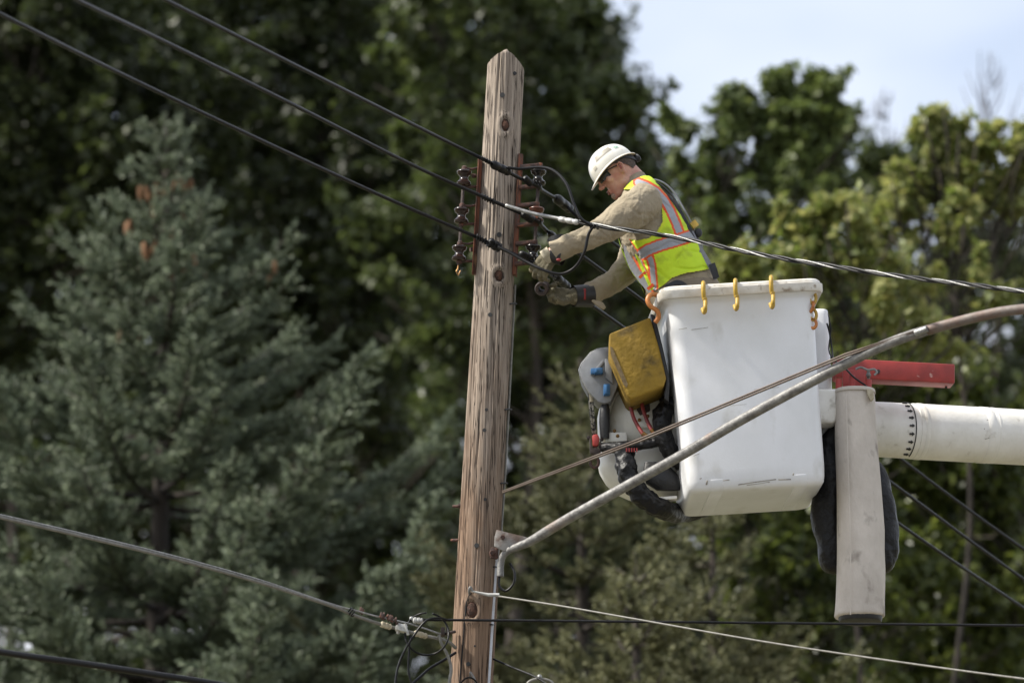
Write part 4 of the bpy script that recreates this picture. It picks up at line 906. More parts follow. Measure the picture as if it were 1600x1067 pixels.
rings.append(rings[0]); b.loft(rings, cap=False); b.build('suspension_band', MT['strap'], hat_o, sharp=60)
b = MB(); b.lathe(H(-.103, 0, .006), H(-.130, 0, .004), [(0, .016), (.3, .020), (.85, .020), (1, .014)], 16); b.build('ratchet_knob', MT['strap'], hat_o)
def hat_patch(t0, t1, s0, s1, name, mt):
    q = []; b = MB()
    for s in np.linspace(s0, s1, 5): q.append([dome(t, s, .0016) for t in np.linspace(t0, t1, 9)])
    b.loft(q, closed=False); b.build(name, mt, hat_o, sharp=180, fix=False)
hat_patch(R(52), R(108), .52, .74, 'sticker', mat('sticker_grey', '8d887c', '807a6e', 40, .5))
hat_patch(R(116), R(130), .46, .60, 'sticker', mat('sticker_green', '6f9c88', 'b0bcae', 120, .5, lo=.48, hi=.52))
hat_patch(R(34), R(46), .30, .42, 'sticker', mat('sticker_faint', 'b9b4a6'))
# safety glasses
gl = MB()
for s_ in (1, -1):
    gl.tube([H(.092, s_*.060, .038), H(.070, s_*.079, .037), H(.02, s_*.084, .028), H(-.030, s_*.084, .016)], [.0035, .0032, .003, .003], 8)
gls = gl.build('safety_glasses', MT['strap'], man, sharp=180)
rings = []
for dz in (.046, .040, .028, .016, .007):
    rings.append([H(.107*math.cos(t) - .001 - abs(dz-.028)*.15, .078*math.sin(t), dz) for t in np.linspace(R(-60), R(60), 25)])
b = MB(); b.loft(rings, closed=False); b.build('lens', MT['lens'], gls, sharp=180, fix=False)
# shirt
def folds(c):
    a = mn.noise(Vector((c.x*9, c.y*9, c.z*9))); b_ = abs(mn.noise(Vector((c.x*7 + c.z*9, c.y*9, c.z*6 - c.x*6)))); d_ = abs(mn.noise(Vector((c.x*5 + c.z*22, c.y*12, c.z*4 - c.x*3))))
    e_ = max(0, 1 - abs(mn.noise(Vector((c.x*4 + c.z*13, c.y*7 + 2, c.z*3 - c.x*5))))*11); g_ = max(0, 1 - abs(mn.noise(Vector((c.x*16 - c.z*6, c.y*8, c.z*10 + 4))))*11)
    return .003*a + .013*(.22 - b_) + .006*(.2 - d_) - .0042*e_ - .003*g_
sh = MB(); sh.loft(torso_rings(.0, .03, .93))
sh.limb(LA[:4] + [V(874, 388, .215)], [.098, .088, .066, .056, .050], 22)
sh.limb(RA[:4] + [V(922, 458, -.06)], [.095, .082, .069, .058, .052], 22)
sh.ball(V(1008, 322, .14), .085); sh.ball(V(1010, 325, -.14), .085)
shirt = sh.build('shirt', MT['shirt'], man, remesh=.006, smooth=2, sharp=180, disp=folds)
# cuffs and collar
def cuff(c0, c1, r0, r1, name, mt, par, th=.003, n=28, dsp=.0):
    d = (c1-c0).normalized(); b = MB(); b.ring([(c0, r0), (c1, r1), (c1, r1-th), (c0, r0-th)], d, n, cap=False); return b.build(name, mt, par, sharp=50, disp=(lambda c: dsp*mn.noise(c*25)) if dsp else None)
cuff(V(888, 383, .225), V(866, 394, .205), .053, .057, 'cuff', MT['shirt'], shirt, dsp=.008); cuff(V(932, 455, -.08), V(914, 463, -.045), .053, .056, 'cuff', MT['shirt'], shirt, dsp=.006)
b = MB(); b.prism([(922, 466), (942, 472), (947, 480), (943, 484), (934, 479), (924, 470)], -.02, -.008); b.build('cuff_flap', MT['shirt'], shirt, bevel=.003)
b = MB(); cq = []
for f_, dz, o_ in ((0, 0, .0), (1, .0, .010)):
    pass
col_r = []
for (F, B, h, of) in (((982, 292), (1012, 283), .084, 0), ((980, 283), (1005, 271), .076, 0), ((978, 284), (1007, 272), .081, 0), ((976, 296), (1016, 284), .095, 0)):
    f, bb_ = V(*F), V(*B); c = (f+bb_)/2; a = (bb_-f)/2
    col_r.append([c + a*math.cos(t) + Vector((0, h*math.sin(t), 0)) for t in np.linspace(R(-158), R(158), 40)])
b.loft(col_r, closed=False); b.build('collar', MT['shirt'], shirt, sharp=80, fix=False)
# trousers and boots
tr = MB(); tr.loft(torso_rings(.004, .84, 1.0, steps=10)); 
for s_ in (1, -1): leg(tr, s_, .014, False)
tr.build('trousers', MT['trousers'], man, remesh=.008, smooth=2, sharp=180, disp=lambda c: .006*mn.noise(c*12))
for s_ in (1, -1):
    bt = MB(); an = bl(-.12, -s_*.11, fl + .085); bt.limb([an + Vector((0, 0, .06)), an, bl(-.10, -s_*.11, fl+.055), bl(-.225, -s_*.12, fl+.045)], [.062, .058, .054, .045], 16)
    bt.build('boot', MT['boot'], man, remesh=.007, smooth=2, sharp=180)
# gloves
g = MB(); g.limb([V(872, 390, .21), LH[0] + LH[1]*.0], [.040, .034], 16); hand(g, *LH[:3], LH[3], curl=(14, 34, 24), spread=7, th=(30, 12), grow=.0035)
gL = g.build('glove', MT['leather'], man, remesh=.004, smooth=1, sharp=180, disp=lambda c: .0025*mn.noise(c*55))
g = MB(); g.limb([V(902, 463, -.025), RH[0]], [.047, .038], 16); hand(g, *RH[:3], RH[3], curl=(28, 52, 40), th=(40, 15), grow=.0035)
gR = g.build('glove', MT['leather'], man, remesh=.004, smooth=1, sharp=180, disp=lambda c: .0025*mn.noise(c*55))
o = cuff(V(896, 463, -.02), V(924, 462, -.055), .0505, .056, 'rubber_cuff', MT['black_rub'], gR, .003)
b = MB(); c0 = V(911, 463, -.04); 
for (za, zb2, rr2) in ((-.021, .021, .0135),):
    b.tube([c0 + Vector((0, -.0535*math.cos(a), .0535*math.sin(a))) for a in np.linspace(R(-32), R(28), 12)], rr2, 8, ell=1, cap=True)
for i_, v in enumerate(b.v):   # flatten onto the cuff
    v = Vector(v); d_ = Vector((0, v.y - c0.y, v.z - c0.z)); L2 = d_.length; k = .0545 + (L2 - .0535)*.12; d_ = d_*(k/L2); b.v[i_] = (v.x, c0.y + d_.y, c0.z + d_.z)
b.build('cuff_label', MT['red_tag'], o, sharp=180)
o = cuff(V(874, 390, .21), V(861, 386, .20) + Vector((.03, 0, .04)), .041, .05, 'rubber_cuff', MT['black_rub'], gL, .003)
cuff(V(880, 401, .215), V(862, 397, .20), .045, .039, 'rubber_cuff', MT['black_rub'], gL, .003)
cuff(V(862, 396, .20), V(851, 404, .19), .040, .040, 'strap', MT['leather_light'], gL, .003)
MB().ball(V(873, 406, .255), m(3), (1.3, .5, .8)).build('cuff_label', MT['red_tag'], gL)
# insulator held in his right hand
sp_ = thing('spool_insulator', V(848, 450, .05), 'dark round spool insulator held in the lower glove of the worker', 'insulator')
q0, q1 = V(849, 448, .0), V(846, 452, .075)
pr = [(0, .018), (.0, .030), (.15, .034), (.35, .026), (.5, .022), (.65, .026), (.85, .034), (1, .030), (1, .016), (.5, .013), (0, .015)]
MB().lathe(q0, q1, pr, 24, cap=False).build('spool', MT['steel_dark'], sp_, sharp=50)
# vest: fine shell round the torso; panels, edging and reflective tape are its own pattern
ARM = [(985, 296), (1003, 297), (1017, 301), (1027, 309), (1034, 322), (1035.5, 346), (1027, 362), (1014, 372), (996, 376), (975, 372), (940, 365), (940, 296)]
HEM = [(900, 452), (1020, 456), (1036, 446), (1050, 434), (1070, 427), (1095, 423), (1122, 417), (1200, 415)]
SH = [(997, 285), (1010, 290), (1025, 299), (1038, 313), (1048, 330), (1056, 348), (1062, 364)]
BD = [(1003, 397), (1012, 391), (1030, 384), (1060, 375), (1085, 367), (1110, 362)]
FR = [(1009, 398), (1016, 404), (1019, 415), (1020, 428), (1022, 450)]
def seg_d(p, pl):
    d = 1e9
    for (ax, ay), (bx_, by) in zip(pl, pl[1:]):
        vx, vy = bx_-ax, by-ay; t = max(0, min(1, ((p[0]-ax)*vx + (p[1]-ay)*vy)/(vx*vx+vy*vy))); d = min(d, math.hypot(p[0]-ax-t*vx, p[1]-ay-t*vy))
    return d
def inpoly(p, pl):
    c = False; j = len(pl)-1
    for i in range(len(pl)):
        if (pl[i][1] > p[1]) != (pl[j][1] > p[1]) and p[0] < (pl[j][0]-pl[i][0])*(p[1]-pl[i][1])/(pl[j][1]-pl[i][1]) + pl[i][0]: c = not c
        j = i
    return c
def pix(p):
    y = p.y*cp + (p.z-CAMZ)*sp; z = -p.y*sp + (p.z-CAMZ)*cp
    return 800 + FPX*p.x/y, 533.5 - FPX*z/y
nv, nu_ = 230, 260
TR = torso_rings(.010, .10, .93, n=nu_, steps=nv)
vb = MB(); ids = {}
def vdisp(c): return -.006*max(0, 1 - abs(mn.noise(Vector((c.x*4 + c.z*9, c.y*7, c.z*5 - c.x*7))))*7) + .006*(mn.noise(c*8)) + .007*(.2 - abs(mn.noise(Vector((c.x*6+c.z*8, c.y*8, c.z*5-c.x*5)))))
cent = [sum(r, Vector())/nu_ for r in TR]
VV = [[p + (p-cent[i]).normalized()*vdisp(p) for p in r] for i, r in enumerate(TR)]
faces = []; mi = []
for i in range(nv-1):
    for k in range(nu_):
        k2 = (k+1) % nu_
        c = (VV[i][k] + VV[i+1][k2])/2
        near = c.y < cent[i].y
        cc = Vector((c.x, Y0 - abs(c.y - Y0), c.z))       # the far side mirrors the near side
        x, y = pix(cc); ymid = pix(cc)
        if inpoly((x, y), ARM): continue
        hem_y = np.interp(x, [h[0] for h in HEM], [h[1] for h in HEM])
        if y > hem_y: continue
        # open front
        fx = np.interp(y, [290, 370, 400, 425, 450], [960, 980, 1000, 1010, 1018])
        if x < fx and near and y > 345: continue
        if x < fx and not near and y < 372: continue
        mtl = 0
        dS, dB, dF = seg_d((x, y), SH), seg_d((x, y), BD), seg_d((x, y), FR)
        dA = seg_d((x, y), ARM[:9]); 
        dd = dB
        if dS < 8.5: mtl = 1
        if dS < 5: mtl = 2
        if near and dF < 7 and x < 1030: mtl = max(mtl, 1); mtl = 2 if dF < 4 else mtl
        if dd < 10.4: mtl = 1 if mtl != 2 or dd > 7.4 else mtl
        if dd < 7.4: mtl = 2
        if mtl == 0 and (dA < 4.5 or hem_y - y < 1.6): mtl = 3
        if near and x - fx < 2.2 and y > 372 and mtl == 0: mtl = 1
        faces.append((i*nu_+k, (i+1)*nu_+k, (i+1)*nu_+k2, i*nu_+k2)); mi.append(mtl)
vb.v = [tuple(p) for r in VV for p in r]; vb.f = faces
me = vb.mesh('vest'); 
vest = link('vest', me, [MT['hv'], MT['hvo'], MT['silver'], MT['hv_edge']], man, 180)
me.polygons.foreach_set('material_index', mi)
bm = bmesh.new(); bm.from_mesh(me); bmesh.ops.delete(bm, geom=[v for v in bm.verts if not v.link_faces], context='VERTS'); bm.to_mesh(me); bm.free()
# far front panel hanging open in front of the chest
def strip(pts, halfw, name, mt, par, th=.003, n=6):
    """cloth band through (px,py,w) with half width in pixels across the path"""
    P = catmull(pts, n); L_, Rr = [], []
    for i, p in enumerate(P):
        q = P[min(i+1, len(P)-1)] - P[max(i-1, 0)]; l = math.hypot(q[0], q[1]); nx, ny = -q[1]/l, q[0]/l; hw = halfw if not hasattr(halfw, '__len__') else np.interp(i/(len(P)-1), np.linspace(0, 1, len(halfw)), halfw)
        L_.append(V(p[0]+nx*hw, p[1]+ny*hw, p[2])); Rr.append(V(p[0]-nx*hw, p[1]-ny*hw, p[2]))
    o_ = Vector((0, th, 0)); b = MB(); b.loft([[a, c, c + o_, a + o_] for a, c in zip(L_, Rr)]); return b.build(name, mt, par, sharp=50)
strip([(979, 374, .05), (982, 392, .06), (991, 415, .07), (1006, 437, .08), (1018, 457, .09)], [4, 7, 8, 8, 4], 'front_panel', MT['silver'], vest)
strip([(990, 382, .10), (996, 398, .11), (1005, 416, .11), (1014, 434, .12), (1021, 452, .12)], [2.5, 3, 5, 6, 5], 'front_panel', MT['hv'], vest)
strip([(986, 388, .075), (993, 406, .085), (1003, 424, .10)], 2.2, 'front_trim', MT['hvo'], vest)
strip([(999, 434, .10), (1009, 425, .125)], 2.2, 'front_trim', MT['hvo'], vest); strip([(1012, 452, .115), (1021, 444, .135)], 2.4, 'front_trim', MT['hvo'], vest)
# harness
hn = strip([(1012, 292, .12), (1026, 291, .12), (1042, 303, .12), (1058, 324, .12), (1072, 348, .12), (1084, 372, .12)], 1.8, 'harness', MT['strap'], man, .004)
MB().tube([V(*p) for p in catmull([(1008, 283, .03), (1022, 281, .05), (1038, 287, .05), (1053, 301, .05), (1068, 326, .06), (1079, 347, .06), (1089, 370, .06), (1098, 388, .06)], 6)], m(1.7), 10).build('lanyard', MT['strap_grey'], hn, sharp=180)
MB().tube([V(*p) for p in catmull([(1008, 286, .07), (1022, 285, .09), (1036, 292, .09), (1050, 306, .09), (1063, 328, .10), (1076, 352, .10), (1089, 378, .09), (1102, 402, .06)], 6)], m(1.9), 10).build('lanyard', MT['strap'], hn, sharp=180)
strip([(1080, 362, .11), (1090, 382, .12), (1102, 402, .13), (1112, 420, .135), (1119, 436, .13)], 3.6, 'leg_strap', MT['strap_grey'], hn, .004)
strip([(1112, 412, .142), (1116, 423, .144), (1119, 434, .14)], 5.0, 'buckle', MT['strap'], hn, .008)
strip([(1082, 346, .10), (1088, 354, .10)], 5, 'shock_pack', MT['yellow_pl'], hn, .02)
b = MB(); b.ball(V(1091, 364, .09), m(7), (.9, .7, 1.1)); b.build('reel', MT['strap'], hn)
b = MB(); b.ball(V(998, 282, .065), m(6.5), (1.3, .5, .7), Matrix.Rotation(R(25), 3, 'Y')); b.build('red_tab', MT['red_tag'], hn, sharp=180)
b = MB(); b.ball(V(992, 279, .07), m(3.8), (1, .5, 1)); b.build('white_tab', MT['alu_white'], hn, sharp=180)
strip([(1010, 424, .1), (1018, 436, .11), (1030, 450, .12)], 6, 'belt', MT['strap'], hn, .006); strip([(1040, 449, .185), (1060, 441, .19), (1078, 452, .185)], 3.5, 'belt', MT['strap'], hn, .005)

# ------------------------------------------------------------------ trees
def VT(px, py, Y): return np.array(V(px, py, 0, Y=Y))
def mesh_np(name, co, quads, mt, parent):
    me = bpy.data.meshes.new(name); nvt = len(co); nf = len(quads); k = quads.shape[1]
    me.vertices.add(nvt); me.vertices.foreach_set('co', co.astype(np.float32).ravel())
    me.loops.add(nf*k); me.loops.foreach_set('vertex_index', quads.astype(np.int32).ravel())
    me.polygons.add(nf); me.polygons.foreach_set('loop_start', np.arange(0, nf*k, k, dtype=np.int32)); me.polygons.foreach_set('loop_total', np.full(nf, k, dtype=np.int32))
    me.update(calc_edges=True)
    return link(name, me, mt, parent, None)
def unit(a): return a / np.maximum(1e-9, np.linalg.norm(a, axis=1, keepdims=True))
def leaves(rng, pts, nrm, size, droop=.0):
    """one pointed leaf per point, two faces folded along the midrib"""
    n = len(pts)
    d = unit(np.cross(nrm, rng.normal(size=(n, 3)))); d[:, 2] -= droop; d = unit(d)
    s = unit(np.cross(d, nrm)); u = np.cross(s, d)
    L_ = size * rng.uniform(.6, 1.35, (n, 1)); W = L_ * rng.uniform(.26, .38, (n, 1))
    a = pts; b = pts + d*L_*.45 + s*W + u*L_*.10; c = pts + d*L_; e = pts + d*L_*.45 - s*W + u*L_*.10
    co = np.stack([a, b, c, e], 1).reshape(-1, 3); base_ = np.arange(n)[:, None]*4
    return co, np.concatenate([base_ + np.array([0, 1, 2]), base_ + np.array([0, 2, 3])], 0)
def broadleaf(name, label, blobs, Y, mt, bark, seed, leaf=.12, per=120, dens=26, trunk_px=None, depth=1.0, group=None, spread=.42, tr=.16, height_extra=0):
    rng = np.random.default_rng(seed)
    k = Y / 8889 / cp
    tx = trunk_px if trunk_px is not None else sum(b[0] for b in blobs)/len(blobs)
    topy = min(b[1]-b[2]*.5 for b in blobs); top = VT(tx, topy, Y)
    root = thing(name, (top[0], Y, 0), label, 'tree', group)
    P, Nn = [], []; cl = []
    for (px, py, rp) in blobs:
        R_ = rp*k; c = VT(px, py, Y + rng.uniform(-.4, .4)*depth*R_); nc = max(4, int(dens*R_**2))
        for _ in range(nc):
            v = rng.normal(size=3); v /= np.linalg.norm(v); v[1] *= depth; q = c + v*R_*rng.uniform(.35, 1.0)**.6; cl.append((q, R_))
            cr_ = rng.uniform(.6, 1.3)*spread*min(1, .55+.25*R_); n = int(per*rng.uniform(.6, 1.3))
            g = rng.normal(size=(n, 3)); o1 = unit((q - c)[None])[0]
            dv = o1*.6 + rng.normal(size=3)*.6 + np.array([0, 0, .45]); dv /= np.linalg.norm(dv); tt = rng.uniform(0, 1, (n, 1))**1.25
            g = unit(g)*rng.uniform(.1, 1, (n, 1))**.6*cr_*(.72 - .52*tt)*np.array([1, 1, .7]) + dv*(tt - .35)*cr_*2.0; P.append(q + g)
            out = (q - c); out = out/np.linalg.norm(out); nn = unit(rng.normal(size=(n, 3)) + out*.5 + np.array([0, 0, 1.0])); Nn.append(nn)
    P = np.concatenate(P); Nn = np.concatenate(Nn); co, f = leaves(rng, P, Nn, leaf, .25)
    mesh_np('crown', co, f, mt, root)
    b = MB(); lean_ = rng.uniform(-.3, .3)
    H_ = top[2]; tp = [Vector((top[0] + lean_*(t**2)*1.5 + .22*math.sin(t*7+seed) + .13*math.sin(t*19+seed*2), Y + .1*math.sin(t*5), H_*t)) for t in np.linspace(0, .90, 40)]
    tw = [tr*(1.25 if i == 0 else 1)*(1 - .93*i/39) + .012 for i in range(40)]
    b.tube(tp, tw, 10)
    sel = rng.choice(len(cl), min(46, len(cl)), replace=False)
    for j in sel:
        q = Vector(cl[j][0]); q.z -= .25; t = max(.12, min(.86, (q.z - abs(q.x-top[0])*.75 - .5)/H_)); i = t/.90*39; i0 = int(min(38, i)); s_ = tp[i0].lerp(tp[i0+1], i-i0)
        r0 = tw[i0]*.45; md = s_.lerp(q, .5) + Vector((rng.uniform(-.2, .2), rng.uniform(-.2, .2), -.1*(q-s_).length))
        pts = [s_, s_.lerp(md, .6), md, md.lerp(q, .55) + Vector((0, 0, .06)), q]; b.tube(pts, [r0, r0*.75, r0*.55, r0*.35, .008], 6)
        for _ in range(2):
            e = q + Vector(rng.normal(size=3))*.2; b.tube([md.lerp(q, .5), md.lerp(e, .8), e], [r0*.3, .012, .005], 5)
    b.build('trunk', bark, root, sharp=180, fix=False)
    return root, len(f)
def spruce(name, label, apx, apy, Y, slope, bottom_z, mt, seed, twig=.17, cones=0, dens=1.0, droop=.35, rmax=4.5, tops=None):
    rng = np.random.default_rng(seed); ap = VT(apx, apy, Y); H_ = ap[2]
    root = thing(name, (ap[0], Y, 0), label, 'tree', None)
    tk = MB(); tk.tube([Vector((ap[0] + .02*math.sin(t*9), Y, H_*t)) for t in np.linspace(0, 1, 10)], [.26*(1-t) + .012 for t in np.linspace(0, 1, 10)], 10)
    TP, TD = [], []; conespots = []
    z = H_ - .28; lev = 0
    TP.append(np.array([[ap[0], Y, H_ - .55 + .06*i] for i in range(8)])); TD.append(unit(np.tile([[0, 0, 1.]], (8, 1)) + rng.normal(size=(8, 3))*.12))
    while z > bottom_z:
        below = H_ - z; Rr = min(rmax, below*slope*rng.uniform(.85, 1.12)*min(1, .42 + below*.28) + .05)
        nb = int(rng.integers(4, 7) + min(5, below*1.1))
        for j in range(nb):
            az = (j + rng.uniform(-.3, .3))*2*math.pi/nb + lev*2.4
            Lb = Rr*rng.uniform(.62, 1.22); zb2 = z + rng.uniform(-.12, .12)
            rise = .62 if below < 1 else (.58 - .09*min(below, 5)*.6)
            h = np.array([math.cos(az), math.sin(az), 0.]); n = max(3, int(Lb/.06)); ts = np.linspace(0.0, 1, n)
            sagc = -droop*Lb*np.sin(ts*math.pi*.8)*.30; up = rise*Lb*ts + .34*Lb*ts**3
            P = np.array([ap[0], Y, zb2]) + h*(Lb*ts)[:, None]; P[:, 2] += sagc + up*.6
            tk.tube([Vector(p) for p in P[::max(1, n//5)]], list(np.interp(np.arange(len(P[::max(1, n//5)])), [0, 5], [.03 if Lb > 1 else .012, .006])), 5)
            side = np.array([-h[1], h[0], 0.])
            # side twigs get shorter towards the tip; twigs hang and rise at random
            m_ = max(5, int(Lb/.024*dens)); tt = rng.uniform(.18 if Lb > 1 else .05, 1, m_)**.75
            base_p = np.stack([np.interp(tt, ts, P[:, i]) for i in range(3)], 1)
            sl = ((1.0 - tt)*.30*Lb + .05)*rng.uniform(.15, 1.0, m_)
            sg = rng.choice([-1., 1.], m_)
            dirs = unit(side*sg[:, None]*1.0 + h*.9 + np.array([0, 0, .12]) + rng.normal(size=(m_, 3))*.16)
            # chain of tufts out along every side twig
            for q in range(m_):
                k_ = max(1, int(sl[q]/(twig*.55)) + 1)
                o_ = (np.arange(k_) + rng.uniform(0, .6))[:, None]*twig*.55
                pp_ = base_p[q] + dirs[q]*o_; pp_[:, 2] += -.10*o_[:, 0] + .22*o_[:, 0]**2
                dd = unit(dirs[q] + rng.normal(size=(k_, 3))*.26 + np.array([0, 0, .30])); TP.append(pp_); TD.append(dd)
            TP.append(P[-1:]); TD.append(unit((P[-1:] - P[-2:-1]) + np.array([[0, 0, .02]])))
            if cones and 0.45 < below < 2.9:
                for _ in range(rng.integers(1, 4)):
                    t = rng.uniform(.45, .98); i = int(t*(n-1)); conespots.append(P[i] + rng.normal(size=3)*np.array([.08, .08, .0]) - np.array([0, 0, .05]))
        z -= rng.uniform(.23, .33)*(1 + min(1.1, below*.20)); lev += 1
    TP = np.concatenate(TP); TD = np.concatenate(TD)
    # keep the density where it can be seen; the lower skirt is thinner
    nT = len(TP); L_ = twig*rng.uniform(.75, 1.3, (nT, 1))
    # a tuft: needles as slim blades round the twig plus a slim core
    nb_ = 14; co = []; fs = []
    r1 = unit(np.cross(TD, rng.normal(size=(nT, 3)))); r2 = np.cross(TD, r1)
    for k in range(nb_):
        a = 2.4*k; t0 = k/nb_*.85; rad = r1*math.cos(a) + r2*math.sin(a)
        p0 = TP + TD*L_*t0; ln = L_*.24*(1 - .35*t0); tip = p0 + (rad*.80 + TD*.75)*ln; sd_ = np.cross(TD, rad)*L_*.065
        co.append(np.stack([p0 - sd_, p0 + sd_, tip], 1))
    co = np.concatenate(co, 0).reshape(-1, 3); f = np.arange(len(co)).reshape(-1, 3)
    core = []
    for a in (0, 2.09, 4.19):
        rad = (r1*math.cos(a) + r2*math.sin(a))*L_*.07; rad2 = (r1*math.cos(a+2.09) + r2*math.sin(a+2.09))*L_*.07
        core.append(np.stack([TP + rad, TP + rad2, TP + TD*L_*.98], 1))
    core = np.concatenate(core, 0).reshape(-1, 3); co = np.concatenate([co, core]); f = np.arange(len(co)).reshape(-1, 3)
    mesh_np('crown', co, f, mt, root)
    tk.build('trunk', MT['bark'], root, sharp=180, fix=False)
    if cones:
        rng.shuffle(conespots); cs = sorted(conespots, key=lambda c: -c[2] + rng.uniform(0, 1.6))[:cones]; me0 = None
        for c in cs:
            if me0 is None:
                me0 = MB().lathe((0, 0, 0), (0, 0, -.13), [(0, .008), (.12, .019), (.4, .023), (.75, .018), (1, .005)], 9).build('cone', MT['cone'], root, sharp=60, fix=True); me0_o = me0; me0 = me0.data
                o = bpy.data.objects[me0_o.name]; me0.transform(Matrix.Translation(wloc(root)))
            else:
                o = bpy.data.objects.new('cone', me0); COL.objects.link(o); o.parent = root
            o.location = Vector(c) - wloc(root); o.rotation_euler = (rng.uniform(-.3, .3), rng.uniform(-.3, .3), 0); s_ = rng.uniform(.8, 1.2); o.scale = (s_, s_, s_)
    return root, len(f)
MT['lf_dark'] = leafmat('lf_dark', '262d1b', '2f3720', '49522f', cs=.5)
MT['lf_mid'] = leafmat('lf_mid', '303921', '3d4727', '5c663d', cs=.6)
MT['lf_light'] = leafmat('lf_light', '5c6a35', '7b824a', '9f9c66', cs=.7, rough=.5)
MT['lf_mid_sunlit'] = leafmat('lf_mid_sunlit', '434f30', '556237', '737d4c', cs=.7, rough=.5)  # lighter version of the mid leaf, with sunlight painted into its colour
MT['lf_low'] = leafmat('lf_low', '303a1b', '434d24', '6c743c', cs=.8, rough=.4)
MT['ndl_blue'] = leafmat('ndl_blue', '3f4938', '4e5946', '7f8a6e', cs=.8, trans=.08, rough=.6)
MT['ndl_olive'] = leafmat('ndl_olive', '464a30', '5a5a3a', '74744f', cs=.9, trans=.08, rough=.6)
tot = 0
def add(r):
    global tot; tot += r[1]
def rb(seed, n, x0, x1, y0, y1, r0, r1):
    g = np.random.default_rng(seed); return [(g.uniform(x0, x1), g.uniform(y0, y1), g.uniform(r0, r1)) for _ in range(n)]
def woods():
    rng = np.random.default_rng(77); Y = 80.0; k = Y/8889/cp; P = []
    xs = [-300, 0, 500, 850, 940, 1000, 1060, 1200, 1330, 1430, 1700, 2000]; ys = [-150, -200, -160, -80, 60, 200, 330, 330, 380, 330, 380, 380]
    extra = [(110, 300), (100, 205), (680, 455), (700, 900), (650, 470), (120, 270), (560, 900), (90, 330), (240, 80)]*7
    while len(P) < 2200:
        px, py = rng.uniform(-300, 1950), rng.uniform(-200, 1250)
        if extra: ex_ = extra.pop(); px, py = ex_[0] + rng.normal()*28, ex_[1] + rng.normal()*28
        if py < np.interp(px, xs, ys): continue
        c = VT(px, py, Y + rng.uniform(-2.5, 5)); n = 130
        g = unit(rng.normal(size=(n, 3)))*rng.uniform(.1, 1, (n, 1))**.5*rng.uniform(.35, .75)*np.array([1, 1, .7]); P.append(c + g)
    P = np.concatenate(P); N_ = unit(rng.normal(size=P.shape) + np.array([0, 0, .6])); co, f = leaves(rng, P, N_, .20, .2)
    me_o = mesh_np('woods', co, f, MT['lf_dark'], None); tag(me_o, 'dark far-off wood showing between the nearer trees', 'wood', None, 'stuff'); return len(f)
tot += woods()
# three tall dark trees at the back left
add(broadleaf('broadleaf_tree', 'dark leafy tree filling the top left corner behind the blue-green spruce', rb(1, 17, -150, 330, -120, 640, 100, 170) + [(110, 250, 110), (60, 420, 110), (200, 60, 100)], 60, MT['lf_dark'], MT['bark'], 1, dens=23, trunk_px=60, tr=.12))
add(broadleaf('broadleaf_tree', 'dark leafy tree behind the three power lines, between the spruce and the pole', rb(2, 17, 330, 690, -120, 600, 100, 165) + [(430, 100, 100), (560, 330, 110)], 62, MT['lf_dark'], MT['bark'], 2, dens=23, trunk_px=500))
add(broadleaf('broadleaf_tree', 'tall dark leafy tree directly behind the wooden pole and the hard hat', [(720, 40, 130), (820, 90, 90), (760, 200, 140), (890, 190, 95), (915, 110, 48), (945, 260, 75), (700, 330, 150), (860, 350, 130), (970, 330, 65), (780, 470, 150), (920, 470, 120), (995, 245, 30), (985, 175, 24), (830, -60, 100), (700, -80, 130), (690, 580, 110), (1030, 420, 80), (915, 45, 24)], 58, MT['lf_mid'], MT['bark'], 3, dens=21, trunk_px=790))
add(broadleaf('broadleaf_tree', 'dark green tree with a ragged two-pointed top, right of the worker', [(1216, 128, 13), (1218, 160, 24), (1148, 150, 20), (1135, 190, 28), (1155, 215, 34), (1270, 150, 16), (1296, 135, 10), (1285, 178, 16), (1210, 225, 40), (1255, 215, 22), (1312, 190, 9), (1110, 250, 30), (1062, 200, 12), (1062, 260, 24), (1225, 260, 50), (1290, 230, 30), (1245, 290, 50), (1175, 280, 55), (1120, 320, 45), (1235, 190, 26), (1190, 190, 16), (1150, 300, 75), (1240, 320, 70), (1095, 360, 70), (1180, 400, 85), (1290, 280, 24), (1305, 262, 14), (1260, 420, 80), (1100, 470, 80), (1200, 520, 90)], 54, MT['lf_mid_sunlit'], MT['bark'], 4, dens=30, trunk_px=1200, spread=.30, leaf=.095, per=150))
add(broadleaf('broadleaf_tree', 'low dark rounded treetop in the dip between two taller trees', [(1400, 245, 32), (1370, 270, 36), (1430, 262, 30), (1345, 300, 40), (1400, 320, 60), (1460, 330, 60), (1330, 360, 60), (1530, 330, 60), (1600, 330, 60)], 66, MT['lf_mid'], MT['bark'], 5, dens=20, trunk_px=1400))
add(broadleaf('broadleaf_tree', 'light green tree with a tall leafy spray, far right', [(1453, 188, 10), (1450, 205, 9), (1488, 212, 11), (1465, 232, 14), (1505, 245, 20), (1540, 225, 13), (1600, 215, 22), (1575, 270, 38), (1500, 290, 36), (1440, 290, 22), (1400, 310, 20), (1620, 320, 70), (1540, 350, 70), (1450, 370, 70), (1380, 350, 50), (1500, 450, 80), (1600, 450, 80), (1640, 230, 50)], 46, MT['lf_light'], MT['bark'], 6, dens=26, per=130, leaf=.09, trunk_px=1530, spread=.27, tr=.045))
add(broadleaf('broadleaf_tree', 'light yellow-green tree just right of the bucket, lower than its neighbours', [(1265, 340, 34), (1240, 370, 34), (1320, 315, 36), (1290, 400, 50), (1360, 400, 50), (1225, 430, 45), (1180, 440, 40), (1200, 490, 50), (1280, 480, 60), (1370, 490, 60), (1430, 470, 50), (1130, 420, 18), (1320, 560, 60), (1420, 570, 60)], 44, MT['lf_light'], MT['bark'], 7, dens=30, per=130, leaf=.09, trunk_px=1340, spread=.26, tr=.045))
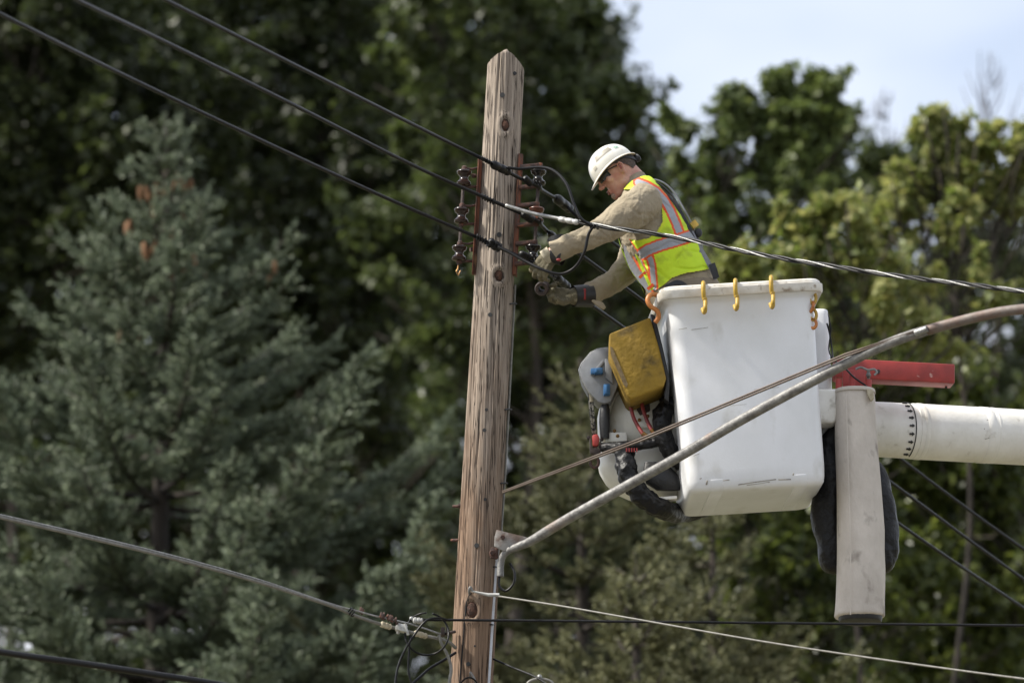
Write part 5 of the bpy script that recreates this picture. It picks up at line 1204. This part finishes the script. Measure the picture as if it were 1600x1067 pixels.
add(broadleaf('broadleaf_tree', 'dark green tree behind the thick white boom at the lower right', rb(8, 18, 1330, 1720, 560, 1100, 70, 120), 50, MT['lf_low'], MT['bark'], 8, dens=30, leaf=.11, trunk_px=1570, tr=.03))
add(broadleaf('broadleaf_tree', 'dull green tree just below the bucket, left of the canvas tube', rb(11, 12, 1120, 1420, 680, 1120, 60, 95), 49, MT['lf_low'], MT['bark'], 11, dens=26, leaf=.10, trunk_px=1280, tr=.05))
add(broadleaf('broadleaf_tree', 'dark undergrowth tree filling the gap below the bucket, behind the olive conifers', rb(9, 14, 760, 1330, 560, 1120, 90, 130), 62, MT['lf_dark'], MT['bark'], 9, dens=22, trunk_px=1000, tr=.08))
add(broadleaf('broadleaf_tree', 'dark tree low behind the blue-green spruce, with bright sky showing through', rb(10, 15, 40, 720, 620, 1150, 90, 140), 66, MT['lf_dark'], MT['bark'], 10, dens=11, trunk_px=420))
add(spruce('spruce_tree', 'large blue-green spruce with orange cones near its pointed top, filling the left side', 258, 178, 45, .60, 6.5, MT['ndl_blue'], 21, cones=44, twig=.19, dens=1.3, rmax=3.9))
add(spruce('spruce_tree', 'olive green conifer low between the pole and the bucket', 905, 560, 44, .62, 6.8, MT['ndl_olive'], 22, twig=.18, rmax=2.2))
add(spruce('spruce_tree', 'olive green conifer with its top just under the bucket', 1110, 770, 42, .62, 6.8, MT['ndl_olive'], 23, twig=.18, rmax=2.2))
add(spruce('spruce_tree', 'blue-green conifer at the bottom edge, between the pole and the canvas tube', 990, 860, 40, .60, 6.8, MT['ndl_olive'], 24, twig=.18, rmax=2.0))
# leafless twigs against the sky
def baretree(px, top, Y, seed, label):
    g = np.random.default_rng(seed); t = VT(px, top, Y); root = thing('bare_tree', (t[0], Y, 0), label, 'tree', None)
    b = MB(); b.tube([Vector((t[0] + .08*math.sin(k*5+seed) + .1*math.sin(k*23+seed), Y, t[2]*k)) for k in np.linspace(0, 1, 50)], [.045*(1-k)**.8 + .006 for k in np.linspace(0, 1, 50)], 7); b.build('trunk', MT['bark'], root, sharp=180, fix=False)
    b = MB()
    for _ in range(34):
        z0 = t[2] - g.uniform(.05, 2.6); s_ = Vector((t[0], Y, z0)); a = g.uniform(-1, 1); l = (t[2]-z0)*.55 + .15; e = s_ + Vector((a*l*.5, g.uniform(-.3, .3)*l, l*g.uniform(.6, 1.0)))
        mdp = s_.lerp(e, .5) + Vector((a*.05, 0, -.04)); b.tube([s_, mdp, e], [.012, .009, .004], 5)
    b.build('crown', MT['bark_grey'], root, sharp=180, fix=False)
baretree(1545, 80, 68, 1, 'tall thin leafless tree against the sky at the far right')
baretree(1385, 150, 69, 2, 'thin leafless tree against the sky above the low dark treetop')
baretree(1350, 175, 70, 3, 'leafless twiggy tree against the sky, left one of the thin pair above the dip')
print('foliage faces', tot)
